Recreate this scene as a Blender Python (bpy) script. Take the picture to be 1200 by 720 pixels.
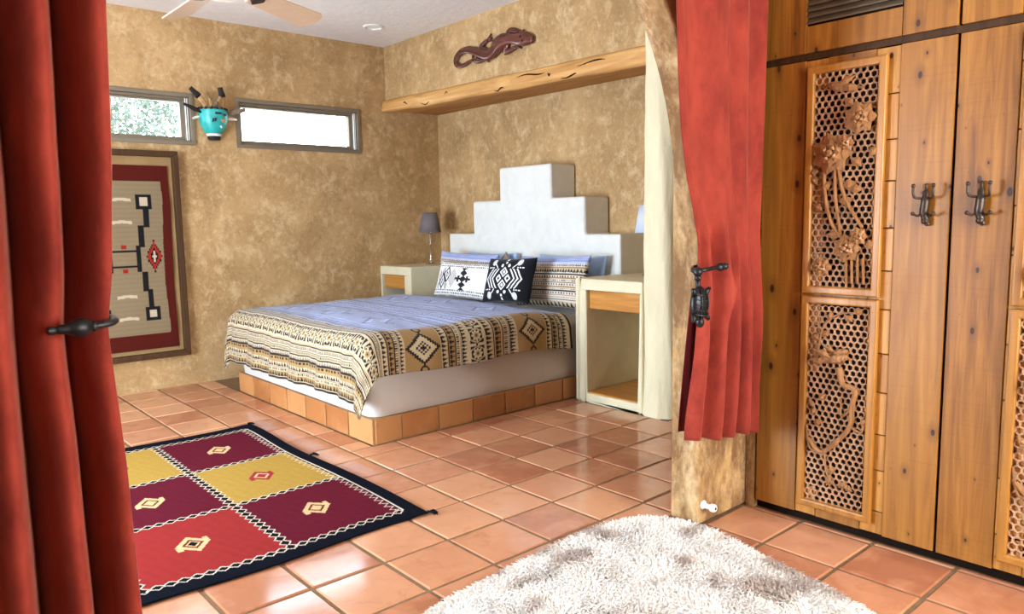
import bpy, bmesh, math, random
import numpy as np
from mathutils import Vector, Matrix

for o in list(bpy.data.objects):
    bpy.data.objects.remove(o, do_unlink=True)
SC = bpy.context.scene
COL = SC.collection
PI = math.pi
random.seed(7)
RNG = np.random.default_rng(7)

# ------------------------------------------------------------------ camera
YAW, PITCH, ROLL, FPX, CAMH = math.radians(41.194), math.radians(6.635), math.radians(-1.025), 871.3, 1.4
f = Vector((math.sin(YAW)*math.cos(PITCH), math.cos(YAW)*math.cos(PITCH), -math.sin(PITCH)))
r = Vector((math.cos(YAW), -math.sin(YAW), 0)); u = r.cross(f)
r2 = math.cos(ROLL)*r + math.sin(ROLL)*u; u2 = -math.sin(ROLL)*r + math.cos(ROLL)*u
cd = bpy.data.cameras.new('camera'); cam = bpy.data.objects.new('camera', cd); COL.objects.link(cam)
cam.matrix_world = Matrix(((r2.x, u2.x, -f.x, 0), (r2.y, u2.y, -f.y, 0), (r2.z, u2.z, -f.z, CAMH), (0, 0, 0, 1)))
cd.sensor_fit = 'HORIZONTAL'; cd.sensor_width = 36; cd.lens = FPX/1200*36; cd.clip_start = .02
SC.camera = cam

# ------------------------------------------------------------------ world, light, exposure
W = bpy.data.worlds.new('world'); SC.world = W; W.use_nodes = True
bg = W.node_tree.nodes['Background']; bg.inputs[0].default_value = (.74, .87, 1, 1); bg.inputs[1].default_value = 13.0

def area(name, loc, rot, sx, sy, energy, color):
    l = bpy.data.lights.new(name, 'AREA'); l.shape = 'RECTANGLE'; l.size = sx; l.size_y = sy
    l.energy = energy; l.color = color
    o = bpy.data.objects.new(name, l); COL.objects.link(o); o.location = loc; o.rotation_euler = rot
    return o
# daylight arriving at the glass door of the bedroom's left wall; fill light at an added, unseen rear window
area('daylight_glass_door', (-1.80, 4.1, 1.25), (0, -PI/2, 0), 1.9, 1.7, 530, (.68, .82, 1))
area('added_rear_window_light', (2.30, -1.98, 1.55), (PI/2, 0, 0), 2.2, 1.5, 255, (1, .96, .90))
# portals: they give no light of their own, they tell the renderer where the sky enters
for nm, px in (('sky_portal_a', 1.64), ('sky_portal_b', 3.315)):
    area(nm, (px, 7.02, 2.325), (-PI/2, 0, 0), 1.3, .42, 1, (1, 1, 1)).data.cycles.is_portal = True

SC.view_settings.view_transform = 'Standard'
SC.view_settings.look = 'None'
SC.view_settings.gamma = 1
SC.view_settings.use_curve_mapping = False
SC.view_settings.exposure = 0.0
SC.cycles.use_denoising = True
SC.cycles.max_bounces = 8
SC.cycles.diffuse_bounces = 5
SC.cycles.sample_clamp_indirect = 30

# ------------------------------------------------------------------ materials
def s2l(c):
    c = np.asarray(c, float)/255
    return tuple(np.where(c <= .04045, c/12.92, ((c+.055)/1.055)**2.4))
def rgba(c): return (c[0], c[1], c[2], 1)

class NT:
    def __init__(s, name):
        s.m = bpy.data.materials.new(name); s.m.use_nodes = True
        s.t = s.m.node_tree; s.n = s.t.nodes; s.b = s.n['Principled BSDF']
    def add(s, typ, **kw):
        n = s.n.new(typ)
        for k, v in kw.items(): setattr(n, k, v)
        return n
    def link(s, a, b): s.t.links.new(a, b)
    def coords(s, scale=(1, 1, 1), rand=False, kind='Object'):
        tc = s.add('ShaderNodeTexCoord'); mp = s.add('ShaderNodeMapping'); mp.inputs['Scale'].default_value = scale
        s.link(tc.outputs[kind], mp.inputs['Vector'])
        if rand:
            oi = s.add('ShaderNodeObjectInfo'); ml = s.add('ShaderNodeMath', operation='MULTIPLY'); ml.inputs[1].default_value = 37.0
            s.link(oi.outputs['Random'], ml.inputs[0]); s.link(ml.outputs[0], mp.inputs['Location'])
        return mp.outputs[0]
    def noise(s, vec, scale, detail=4, rough=.55, dist=0):
        n = s.add('ShaderNodeTexNoise'); s.link(vec, n.inputs['Vector'])
        n.inputs['Scale'].default_value = scale; n.inputs['Detail'].default_value = detail
        n.inputs['Roughness'].default_value = rough; n.inputs['Distortion'].default_value = dist
        return n.outputs['Fac']
    def ramp(s, fac, stops):
        n = s.add('ShaderNodeValToRGB'); s.link(fac, n.inputs[0]); e = n.color_ramp.elements
        while len(e) < len(stops): e.new(.5)
        for i, (p, c) in enumerate(stops): e[i].position = p; e[i].color = rgba(c)
        return n.outputs[0]
    def mix(s, fac, a, b, blend='MIX'):
        n = s.add('ShaderNodeMix', data_type='RGBA', blend_type=blend)
        for sock, v in ((n.inputs[0], fac), (n.inputs[6], a), (n.inputs[7], b)):
            if hasattr(v, 'links'): s.link(v, sock)
            elif isinstance(v, (int, float)): sock.default_value = v
            else: sock.default_value = rgba(v)
        return n.outputs[2]
    def math(s, op, a, b=0.0):
        n = s.add('ShaderNodeMath', operation=op)
        for i, v in enumerate((a, b)):
            if hasattr(v, 'links'): s.link(v, n.inputs[i])
            else: n.inputs[i].default_value = v
        return n.outputs[0]
    def bump(s, h, strength=.3, dist=.01):
        n = s.add('ShaderNodeBump'); n.inputs['Strength'].default_value = strength; n.inputs['Distance'].default_value = dist
        s.link(h, n.inputs['Height']); s.link(n.outputs[0], s.b.inputs['Normal'])
    def fin(s, col=None, rough=.6, spec=.5, metal=0, sheen=0, coat=0):
        if col is not None:
            if hasattr(col, 'links'): s.link(col, s.b.inputs['Base Color'])
            else: s.b.inputs['Base Color'].default_value = rgba(col)
        if hasattr(rough, 'links'): s.link(rough, s.b.inputs['Roughness'])
        else: s.b.inputs['Roughness'].default_value = rough
        s.b.inputs['Specular IOR Level'].default_value = spec
        s.b.inputs['Metallic'].default_value = metal
        s.b.inputs['Sheen Weight'].default_value = sheen
        s.b.inputs['Coat Weight'].default_value = coat
        return s.m

def plain(name, c, rough=.6, spec=.5, metal=0, var=.12, scale=12, bump=.05, **kw):
    t = NT(name); v = t.coords(); n = t.noise(v, scale)
    c = np.array(c)
    col = t.ramp(n, [(.3, tuple(c*(1-var))), (.7, tuple(np.minimum(c*(1+var), 1)))])
    if bump: t.bump(t.noise(v, scale*6), bump, .004)
    return t.fin(col, rough, spec, metal, **kw)

def plaster(name, dark, mid, light, fleck, bump=.6, stain=None):
    t = NT(name); v = t.coords()
    big = t.noise(v, 1.6, 5, .6, .6)
    col = t.ramp(big, [(.25, dark), (.5, mid), (.75, light)])
    trowel = t.noise(t.coords((1, 1, .8)), 9, 11, .78, .35)
    fl = t.ramp(trowel, [(.50, (0, 0, 0)), (.62, (1, 1, 1))])
    flm = t.math('MULTIPLY', fl, .50)
    col = t.mix(flm, col, fleck)
    dk = t.ramp(t.noise(v, 14, 10, .75, .5), [(.34, (1, 1, 1)), (.48, (0, 0, 0))])
    col = t.mix(t.math('MULTIPLY', dk, .42), col, tuple(np.array(dark)*.72))
    f2 = t.ramp(t.noise(v, 30, 8, .75, .2), [(.52, (0, 0, 0)), (.66, (1, 1, 1))])
    col = t.mix(t.math('MULTIPLY', f2, .30), col, fleck)
    if stain:
        st = t.ramp(t.noise(t.coords((1, 1, .4)), 6.5, 9, .72, .2), [(.40, (0, 0, 0)), (.56, (1, 1, 1))])
        col = t.mix(t.math('MULTIPLY', st, .85), col, stain)
        lt = t.ramp(t.noise(t.coords((1, 1, .55)), 9, 9, .75, .2), [(.55, (0, 0, 0)), (.68, (1, 1, 1))])
        col = t.mix(t.math('MULTIPLY', lt, .55), col, fleck)
    t.bump(t.math('ADD', trowel, t.math('MULTIPLY', t.noise(v, 60, 4), .25)), bump, .012)
    return t.fin(col, .75, .25)

M = {}
M['plaster'] = plaster('ochre_plaster', s2l((146, 114, 72)), s2l((172, 138, 91)), s2l((194, 160, 112)), s2l((216, 190, 148)))
M['plaster_arch'] = plaster('ochre_arch_plaster', s2l((165, 126, 78)), s2l((190, 152, 100)), s2l((205, 172, 122)), s2l((216, 190, 150)), stain=s2l((112, 76, 42)))
def cream(name, c, bump, sc):
    t = NT(name); v = t.coords(sc); n = t.noise(v, 9, 5, .6, .5); c = np.array(c)
    t.bump(n, bump, .02)
    return t.fin(t.ramp(n, [(.3, tuple(c*.93)), (.7, tuple(c*1.03))]), .7, .25)
M['cream'] = cream('cream_plaster', s2l((212, 202, 168)), .12, (1, 1, 1))
M['cream_rough'] = cream('rough_cream_plaster', s2l((214, 204, 168)), .55, (1.6, 1.6, .5))
M['cream_white'] = cream('white_plaster', s2l((212, 211, 202)), .12, (1, 1, 1))
M['ceiling'] = cream('ceiling_plaster', s2l((226, 222, 216)), .3, (2, 2, 2))
M['grout_light'] = plain('pale_grout', s2l((178, 140, 98)), .9, .2, var=.1, scale=20)
M['grout'] = plain('grout', s2l((128, 102, 76)), .9, .2, var=.15, scale=20)

def tile_mat(name, a, b, c, rough=(.2, .38)):
    t = NT(name); v = t.coords(rand=True); oi = t.add('ShaderNodeObjectInfo')
    base = t.ramp(oi.outputs['Random'], [(0, a), (.5, b), (1, c)])
    n = t.noise(v, 5, 4, .6, .4)
    col = t.mix(t.math('MULTIPLY', t.ramp(n, [(.45, (0, 0, 0)), (.75, (1, 1, 1))]), .45), base, tuple(np.minimum(np.array(c)*1.22, 1)))
    n2 = t.noise(v, 8, 5, .65, .8)
    col = t.mix(t.math('MULTIPLY', t.ramp(n2, [(.25, (1, 1, 1)), (.45, (0, 0, 0))]), .4), col, tuple(np.array(a)*.75))
    rg = t.math('ADD', t.math('MULTIPLY', n, rough[1]-rough[0]), rough[0])
    t.bump(t.math('ADD', t.noise(v, 4, 2), t.math('MULTIPLY', t.noise(v, 45, 3), .05)), .06, .02)
    return t.fin(col, rg, .5)
M['tile'] = tile_mat('terracotta_tile', s2l((166, 106, 76)), s2l((188, 128, 94)), s2l((204, 150, 114)), (.05, .20))
M['tile_bed'] = tile_mat('terracotta_riser_tile', s2l((152, 94, 51)), s2l((170, 113, 64)), s2l((184, 133, 82)), (.35, .5))

def wood(name, dark, mid, light, grain='z', knots=0.0, rough=.45, scale=1.0, rand=True, spec=.4):
    t = NT(name)
    sc = {'z': (17, 17, .8), 'y': (14, .9, 14), 'x': (.9, 14, 14)}[grain]
    v = t.coords(tuple(k*scale for k in sc), rand)
    n = t.noise(v, 1.6, 6, .6, .8)
    col = t.ramp(n, [(.25, dark), (.5, mid), (.75, light)])
    oi = t.add('ShaderNodeObjectInfo')
    col = t.mix(t.math('MULTIPLY', oi.outputs['Random'], .25), col, light)
    saw = t.noise(t.coords({'z': (2, 2, 120), 'y': (2, 120, 2), 'x': (120, 2, 2)}[grain], rand), 1, 2)
    col = t.mix(t.math('MULTIPLY', t.ramp(saw, [(.55, (0, 0, 0)), (.8, (1, 1, 1))]), .18), col, dark)
    if knots:
        ks = {'z': (1, 1, .55), 'y': (1, .55, 1), 'x': (.55, 1, 1)}[grain]
        vo = t.add('ShaderNodeTexVoronoi'); vo.voronoi_dimensions = '2D'
        sx = t.add('ShaderNodeSeparateXYZ'); cx = t.add('ShaderNodeCombineXYZ'); t.link(t.coords(ks, rand), sx.inputs[0])
        t.link(sx.outputs[1], cx.inputs[0]); t.link(sx.outputs[2], cx.inputs[1]); t.link(cx.outputs[0], vo.inputs['Vector'])
        vo.inputs['Scale'].default_value = 9.5*knots; vo.inputs['Randomness'].default_value = 1
        sep = t.add('ShaderNodeSeparateColor'); t.link(vo.outputs['Color'], sep.inputs[0])
        dd = t.math('DIVIDE', vo.outputs['Distance'], t.math('ADD', t.math('MULTIPLY', t.math('POWER', sep.outputs[0], 3.0), 1.25), .06))
        k = t.ramp(dd, [(.065, (1, 1, 1)), (.085, (0, 0, 0))])
        k2 = t.ramp(dd, [(.08, (1, 1, 1)), (.32, (0, 0, 0))])
        col = t.mix(t.math('MULTIPLY', k2, .45), col, dark)
        col = t.mix(t.math('MULTIPLY', k, .95), col, (.035, .010, .003))
    t.bump(t.math('ADD', n, t.math('MULTIPLY', saw, .3)), .12, .004)
    return t.fin(col, rough, spec)
M['pine'] = wood('honey_pine', s2l((92, 52, 12)), s2l((144, 91, 28)), s2l((176, 121, 46)), 'z', 1)
M['pine_light'] = wood('light_pine', s2l((134, 82, 24)), s2l((178, 120, 45)), s2l((202, 148, 70)), 'z', 1.4)
M['pine_frame'] = wood('pine_molding', s2l((120, 72, 22)), s2l((164, 108, 40)), s2l((188, 132, 58)), 'z', 0, .38)
M['oak_y'] = wood('honey_oak', s2l((150, 92, 34)), s2l((182, 122, 52)), s2l((202, 148, 80)), 'y', 0, .4)
M['beam'] = wood('beam_wood', s2l((140, 90, 40)), s2l((186, 134, 72)), s2l((212, 168, 104)), 'y', 0, .6)
M['dark_wood'] = wood('dark_frame_wood', s2l((40, 24, 12)), s2l((66, 43, 22)), s2l((80, 54, 29)), 'z', 0, .6, spec=.2)
M['carve'] = wood('carved_wood', s2l((98, 62, 34)), s2l((146, 100, 58)), s2l((176, 128, 82)), 'z', 0, .42, 2)
M['lattice'] = wood('lattice_wood', s2l((140, 98, 68)), s2l((180, 138, 102)), s2l((204, 166, 130)), 'z', 0, .5, 2)
M['louver'] = plain('louver_wood', s2l((92, 78, 58)), .5)
M['dark_void'] = plain('dark_recess', s2l((30, 18, 10)), .8, .1)
M['liz'] = wood('reddish_carving_wood', s2l((40, 15, 10)), s2l((74, 32, 22)), s2l((108, 54, 40)), 'y', 0, .22, 1, spec=.6)
M['iron'] = plain('black_iron', (.012, .012, .013), .38, .5, .4, var=.3, scale=40, bump=.15)
M['bronze'] = plain('dark_bronze', s2l((66, 54, 44)), .38, .5, .6, var=.4, scale=60, bump=.2)
M['alu'] = plain('taupe_aluminium', s2l((122, 110, 92)), .45, .4, .2, var=.06)
M['chrome'] = plain('brushed_chrome', (.75, .72, .66), .18, .5, 1, var=.04, bump=0)
M['shade'] = plain('grey_lamp_shade', s2l((112, 104, 104)), .85, .1, var=.05, scale=90)
M['shade_light'] = plain('pale_lamp_shade', s2l((190, 198, 214)), .85, .1, var=.04, scale=90)
M['sheet'] = plain('white_sheet', s2l((192, 186, 178)), .85, .1, var=.03, scale=6, bump=.1, sheen=.2)
M['blue_pillow'] = plain('pale_blue_cotton', s2l((150, 176, 214)), .9, .1, var=.06, scale=10, bump=.15, sheen=.3)
M['taupe'] = plain('taupe_cotton', s2l((126, 108, 98)), .9, .1, var=.1, scale=30, bump=.2)
M['fan'] = plain('fan_cream_enamel', s2l((222, 212, 192)), .35, .5, var=.03, bump=0)
M['fan_blade'] = plain('fan_blade_beige', s2l((196, 172, 142)), .4, .45, var=.05, bump=0)
M['white_plastic'] = plain('white_rubber', s2l((225, 222, 214)), .4, .5, var=.03, bump=0)
M['turq'] = plain('turquoise_paint', s2l((40, 160, 154)), .4, .5, var=.18, scale=18, bump=.15)
M['black_paint'] = plain('black_paint', (.012, .011, .011), .5, .4, var=.2)
M['feather_tan'] = plain('tan_feather', s2l((176, 140, 96)), .8, .2, var=.2, scale=40)
M['feather_grey'] = plain('grey_feather', s2l((120, 104, 88)), .8, .2, var=.3, scale=40)
M['leaf'] = plain('garden_leaf', s2l((104, 120, 108)), .7, .3, var=.35, scale=4)
M['bark'] = plain('bark', s2l((110, 92, 74)), .9, .2, var=.3)
M['mat_board'] = plain('tan_mat_board', s2l((142, 114, 76)), .9, .1, var=.08, scale=8)
M['ground'] = plain('gravel', s2l((190, 180, 160)), .95, .1, var=.2, scale=8)

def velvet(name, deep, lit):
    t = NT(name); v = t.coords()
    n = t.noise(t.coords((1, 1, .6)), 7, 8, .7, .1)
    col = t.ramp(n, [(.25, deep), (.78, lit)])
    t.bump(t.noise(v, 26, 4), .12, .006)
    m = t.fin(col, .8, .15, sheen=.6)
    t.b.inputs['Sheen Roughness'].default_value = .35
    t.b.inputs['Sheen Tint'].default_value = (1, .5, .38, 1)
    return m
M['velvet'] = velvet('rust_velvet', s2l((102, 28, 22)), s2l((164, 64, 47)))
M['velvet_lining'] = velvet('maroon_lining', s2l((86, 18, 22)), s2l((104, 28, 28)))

def vcol(name, rough=.9, bump=.2, bscale=160, sheen=.15):
    t = NT(name); a = t.add('ShaderNodeVertexColor'); a.layer_name = 'Col'
    v = t.coords(); n = t.noise(v, bscale, 2)
    col = t.mix(.12, a.outputs[0], t.ramp(n, [(.3, (.1, .09, .08)), (.7, (.9, .88, .84))]), 'OVERLAY')
    t.bump(n, bump, .003)
    return t.fin(col, rough, .04, sheen=sheen)
M['woven'] = vcol('printed_cotton')
M['wool'] = vcol('woven_wool', 1.0, .4, 220, 0)
M['shag'] = vcol('shag_fibre', .9, 0, 100, .3)

def glassmat():
    t = NT('window_glass'); n = t.n; n.remove(t.b)
    tr = t.add('ShaderNodeBsdfTransparent'); gl = t.add('ShaderNodeBsdfGlossy'); gl.inputs['Roughness'].default_value = .02
    mx = t.add('ShaderNodeMixShader'); mx.inputs[0].default_value = .06
    t.link(tr.outputs[0], mx.inputs[1]); t.link(gl.outputs[0], mx.inputs[2])
    t.link(mx.outputs[0], n['Material Output'].inputs['Surface'])
    return t.m
M['glass'] = glassmat()

# ------------------------------------------------------------------ mesh helpers
def tag(o, label=None, cat=None, group=None, kind=None):
    if label: o['label'] = label
    if cat: o['category'] = cat
    if group: o['group'] = group
    if kind: o['kind'] = kind
    return o
def link(name, data, parent=None, matrix=None):
    o = bpy.data.objects.new(name, data); COL.objects.link(o)
    if parent is not None:
        o.parent = parent
        o.matrix_parent_inverse = parent.matrix_basis.inverted()   # parts are written in world coordinates
    return o
def empty(name, loc=(0, 0, 0)):
    o = bpy.data.objects.new(name, None); COL.objects.link(o); o.location = loc; o.empty_display_size = .1
    return o

class MB:
    def __init__(s): s.v = []; s.f = []
    def quadbox(s, pts):
        b = len(s.v); s.v += [tuple(p) for p in pts]
        for q in ((0, 3, 2, 1), (4, 5, 6, 7), (0, 1, 5, 4), (1, 2, 6, 5), (2, 3, 7, 6), (3, 0, 4, 7)): s.f.append(tuple(b+i for i in q))
        return s
    def box(s, x0, x1, y0, y1, z0, z1):
        return s.quadbox([(x0, y0, z0), (x1, y0, z0), (x1, y1, z0), (x0, y1, z0), (x0, y0, z1), (x1, y0, z1), (x1, y1, z1), (x0, y1, z1)])
    def tube(s, pts, rad, seg=10, flat=None):
        """round tube along pts; rad a number or list; flat=(axis Vector, factor) squashes the section along axis"""
        pts = [Vector(p) for p in pts]; n = len(pts)
        if isinstance(rad, (int, float)): rad = [rad]*n
        b = len(s.v); up = None
        for i, p in enumerate(pts):
            d = (pts[min(i+1, n-1)] - pts[max(i-1, 0)]).normalized()
            if up is None: up = Vector((0, 0, 1)) if abs(d.z) < .9 else Vector((1, 0, 0))
            a = d.cross(up)
            if a.length < 1e-5: a = d.cross(Vector((0, 1, 0)))
            a.normalize(); c = a.cross(d).normalized(); up = c
            for k in range(seg):
                q = (a*math.cos(2*PI*k/seg) + c*math.sin(2*PI*k/seg))*rad[i]
                if flat: q = q - flat[0]*q.dot(flat[0])*(1-flat[1])
                s.v.append(tuple(p+q))
        for i in range(n-1):
            for k in range(seg):
                k2 = (k+1) % seg
                s.f.append((b+i*seg+k, b+i*seg+k2, b+(i+1)*seg+k2, b+(i+1)*seg+k))
        s.f.append(tuple(b+k for k in reversed(range(seg)))); s.f.append(tuple(b+(n-1)*seg+k for k in range(seg)))
        return s
    def lathe(s, prof, origin=(0, 0, 0), axis=(0, 0, 1), seg=20, arc=2*PI, ref=None):
        """prof: list of (radius, height along axis)"""
        o = Vector(origin); z = Vector(axis).normalized()
        x = Vector(ref) if ref else (Vector((1, 0, 0)) if abs(z.x) < .9 else Vector((0, 1, 0)))
        x = (x - z*x.dot(z)).normalized(); y = z.cross(x)
        b = len(s.v); full = abs(arc-2*PI) < 1e-6; m = seg if full else seg+1
        for (rr, h) in prof:
            for k in range(m):
                a = arc*k/seg
                s.v.append(tuple(o + z*h + (x*math.cos(a)+y*math.sin(a))*max(rr, 1e-4)))
        for i in range(len(prof)-1):
            for k in range(seg):
                k2 = (k+1) % m
                s.f.append((b+i*m+k, b+i*m+k2, b+(i+1)*m+k2, b+(i+1)*m+k))
        s.f.append(tuple(b+k for k in reversed(range(m)))); s.f.append(tuple(b+(len(prof)-1)*m+k for k in range(m)))
        return s
    def ball(s, c, r, seg=10, scale=(1, 1, 1), rot=None):
        b = len(s.v); c = Vector(c); R = rot or Matrix.Identity(3); nr = seg//2+1
        for i in range(nr+1):
            th = PI*i/nr
            for k in range(seg):
                p = Vector((math.sin(th)*math.cos(2*PI*k/seg)*scale[0], math.sin(th)*math.sin(2*PI*k/seg)*scale[1], math.cos(th)*scale[2]))*r
                s.v.append(tuple(c + R @ p))
        for i in range(nr):
            for k in range(seg):
                k2 = (k+1) % seg
                s.f.append((b+i*seg+k, b+(i+1)*seg+k, b+(i+1)*seg+k2, b+i*seg+k2))
        return s
    def prism(s, pts, d):
        """polygon pts (3D, planar) extruded by vector d"""
        b = len(s.v); n = len(pts); d = Vector(d)
        s.v += [tuple(p) for p in pts]; s.v += [tuple(Vector(p)+d) for p in pts]
        s.f.append(tuple(b+i for i in range(n))); s.f.append(tuple(b+n+i for i in reversed(range(n))))
        for i in range(n):
            j = (i+1) % n; s.f.append((b+i, b+n+i, b+n+j, b+j))
        return s
    def mesh(s, name, mat, smooth=False):
        me = bpy.data.meshes.new(name); me.from_pydata(s.v, [], s.f); me.update()
        bm = bmesh.new(); bm.from_mesh(me); bmesh.ops.remove_doubles(bm, verts=bm.verts, dist=1e-6)
        bmesh.ops.recalc_face_normals(bm, faces=bm.faces); bm.to_mesh(me); bm.free()
        if mat: me.materials.append(M[mat] if isinstance(mat, str) else mat)
        if smooth: me.polygons.foreach_set('use_smooth', [True]*len(me.polygons))
        return me
    def build(s, name, mat, parent=None, smooth=False, bevel=0, seg=2, autos=False):
        o = link(name, s.mesh(name, mat, smooth or autos), parent)
        if autos:
            bm = bmesh.new(); bm.from_mesh(o.data)
            for e in bm.edges: e.smooth = len(e.link_faces) == 2 and e.calc_face_angle(0) < .7
            bm.to_mesh(o.data); bm.free()
        if bevel:
            b = o.modifiers.new('bevel', 'BEVEL'); b.width = bevel; b.segments = seg; b.limit_method = 'ANGLE'; b.angle_limit = .6
            if seg > 2: b.harden_normals = False
        return o

def grid(name, P, C=None, mat=None, parent=None, thick=0, offset=-1, closed_u=False, subdiv=0):
    """P: (nu,nv,3) numpy positions; C: (nu,nv,3) linear colours"""
    nu, nv = P.shape[:2]
    idx = np.arange(nu*nv).reshape(nu, nv)
    if closed_u: idx = np.vstack([idx, idx[:1]])
    F = np.stack([idx[:-1, :-1], idx[1:, :-1], idx[1:, 1:], idx[:-1, 1:]], -1).reshape(-1, 4)
    return rawmesh(name, P.reshape(-1, 3), F, None if C is None else C.reshape(-1, 3), mat, parent, thick, offset)
def rawmesh(name, V, F, C=None, mat=None, parent=None, thick=0, offset=-1, smooth=True):
    me = bpy.data.meshes.new(name)
    k = F.shape[1]
    me.vertices.add(len(V)); me.vertices.foreach_set('co', np.ascontiguousarray(V, np.float32).ravel())
    me.loops.add(F.size); me.loops.foreach_set('vertex_index', np.ascontiguousarray(F, np.int32).ravel())
    me.polygons.add(len(F)); me.polygons.foreach_set('loop_start', np.arange(0, F.size, k, dtype=np.int32))
    me.update(calc_edges=True); me.validate()
    if smooth: me.polygons.foreach_set('use_smooth', np.ones(len(me.polygons), bool))
    if C is not None:
        a = me.color_attributes.new('Col', 'FLOAT_COLOR', 'POINT')
        a.data.foreach_set('color', np.hstack([C, np.ones((len(C), 1))]).astype(np.float32).ravel())
    me.materials.append(M[mat] if isinstance(mat, str) else mat)
    o = link(name, me, parent)
    if thick:
        sm = o.modifiers.new('thickness', 'SOLIDIFY'); sm.thickness = thick; sm.offset = offset
    return o
def wall_with_holes(x0, x1, z0, z1, holes):
    """list of rectangles covering [x0,x1]x[z0,z1] minus holes (x0,x1,z0,z1), holes sorted by x, not overlapping"""
    out = []; c = x0
    for (a, b, lo, hi) in holes:
        if a > c: out.append((c, a, z0, z1))
        if lo > z0: out.append((a, b, z0, lo))
        if hi < z1: out.append((a, b, hi, z1))
        c = b
    out.append((c, x1, z0, z1))
    return out
def fnoise(x, y, seed, freq):
    """cheap smooth pseudo-noise from a few sines"""
    g = np.random.default_rng(seed); out = 0
    for i in range(6):
        a = g.uniform(0, 2*PI); k = freq*g.uniform(.5, 1.8); ph = g.uniform(0, 2*PI)
        out = out + np.sin((x*math.cos(a)+y*math.sin(a))*k + ph)
    return out/6
def catmull(pts, n=8, closed=False):
    pts = [Vector(p) for p in pts]; out = []; L = len(pts)
    rng = range(L if closed else L-1)
    for i in rng:
        g = (lambda k: pts[k % L]) if closed else (lambda k: pts[max(0, min(L-1, k))])
        p0, p1, p2, p3 = g(i-1), g(i), g(i+1), g(i+2)
        for k in range(n):
            t = k/n
            out.append(.5*((2*p1)+(p2-p0)*t+(2*p0-5*p1+4*p2-p3)*t*t+(3*p1-p0-3*p2+p3)*t**3))
    if not closed: out.append(pts[-1])
    return out

# ------------------------------------------------------------------ room shell
XL, XN, XS, XR2 = -1.6, 4.93, 4.27, 3.80        # left wall, niche back wall, soffit face, wall behind wardrobe
YB, YA0, YA1, YR = 6.82, 1.90, 2.05, -1.80       # window wall, arch wall front/back, rear wall
ZC = 3.20
WIN = [('window_1', .98, 2.30), ('window_2', 2.69, 3.94)]; WZ = (2.115, 2.535)

floor = MB().box(XL-.2, XN+.2, YR-.2, YB+.2, -.12, -.006).build('floor', 'grout'); tag(floor, kind='structure')
# floor tiles: the 300 that show largest are objects, the others one joined part
TP, TX0, TY0, TG = .3228, 1.528, 2.255, .0155
def tile_mesh(w, d, h=.02):
    m = MB(); e = .006; x, y = w/2, d/2
    lo = [(-x, -y), (x, -y), (x, y), (-x, y)]; hi = [(-x+e, -y+e), (x-e, -y+e), (x-e, y-e), (-x+e, y-e)]
    m.v = [(a, b, -h) for a, b in lo] + [(a, b, -.0045) for a, b in lo] + [(a, b, 0) for a, b in hi]
    for i in range(4):
        j = (i+1) % 4; m.f += [(i, j, 4+j, 4+i), (4+i, 4+j, 8+j, 8+i)]
    m.f.append((8, 9, 10, 11))
    return m.mesh('tile', 'tile')
TM = tile_mesh(TP-TG, TP-TG)
camI = cam.matrix_world.inverted()
def inview(x, y, z=0, mx=40, my=40):
    p = camI @ Vector((x, y, z))
    if p.z > -.2: return None
    px, py = 600+FPX*p.x/-p.z, 360-FPX*p.y/-p.z
    return (-p.z) if (-mx < px < 1200+mx and -my < py < 720+my) else None
cells = []
for i in range(-10, 12):
    for j in range(-13, 15):
        cx, cy = TX0+(i+.5)*TP, TY0+(j+.5)*TP
        q = [(cx-TP/2, cx+TP/2, cy-TP/2, cy+TP/2)]
        # cut tiles where the walls, the platform, the nightstand and the wardrobe stand
        def cut(q, x0, x1, y0, y1):
            out = []
            for (a, b, c, d) in q:
                if b <= x0 or a >= x1 or d <= y0 or c >= y1: out.append((a, b, c, d)); continue
                if c < y0: out.append((a, b, c, y0)); c = y0
                if d > y1: out.append((a, b, y1, d)); d = y1
                if a < x0: out.append((a, x0, c, d))
                if b > x1: out.append((x1, b, c, d))
            return out
        for blk in ((2.338, 9, 4.028, 9), (4.12, 9, 3.09, 9), (3.185, 9, -9, 1.90), (2.757, 9, 1.90, 2.05), (-9, .38, 1.90, 2.05), (-9, XL, -9, 9), (XN, 9, -9, 9), (-9, 9, YB, 9), (-9, 9, -9, YR)): q = cut(q, *blk)
        for (a, b, c, d) in q:
            if b-a < .03 or d-c < .03: continue
            cells.append((inview((a+b)/2, (c+d)/2) or 99, a, b, c, d))
cells.sort()
near = [q for q in cells if q[0] < 90 and not (q[4] > 2.06 and q[1] < -.3)][:290]
rest = [q for q in cells if q not in near]
for (dist, a, b, c, d) in near:
    full = b-a > TP-.01 and d-c > TP-.01
    me = TM if full else tile_mesh(b-a-TG, d-c-TG)
    o = link('tile', me, floor); o.location = ((a+b)/2, (c+d)/2, random.uniform(-.0022, .0004))
    o.rotation_euler = (random.uniform(-.004, .004), random.uniform(-.004, .004), random.uniform(-.008, .008))
mb = MB()
for (dist, a, b, c, d) in rest: mb.box(a+TG/2, b-TG/2, c+TG/2, d-TG/2, -.02, 0)
tag(mb.build('tile', 'tile', floor), kind='stuff')

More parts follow.
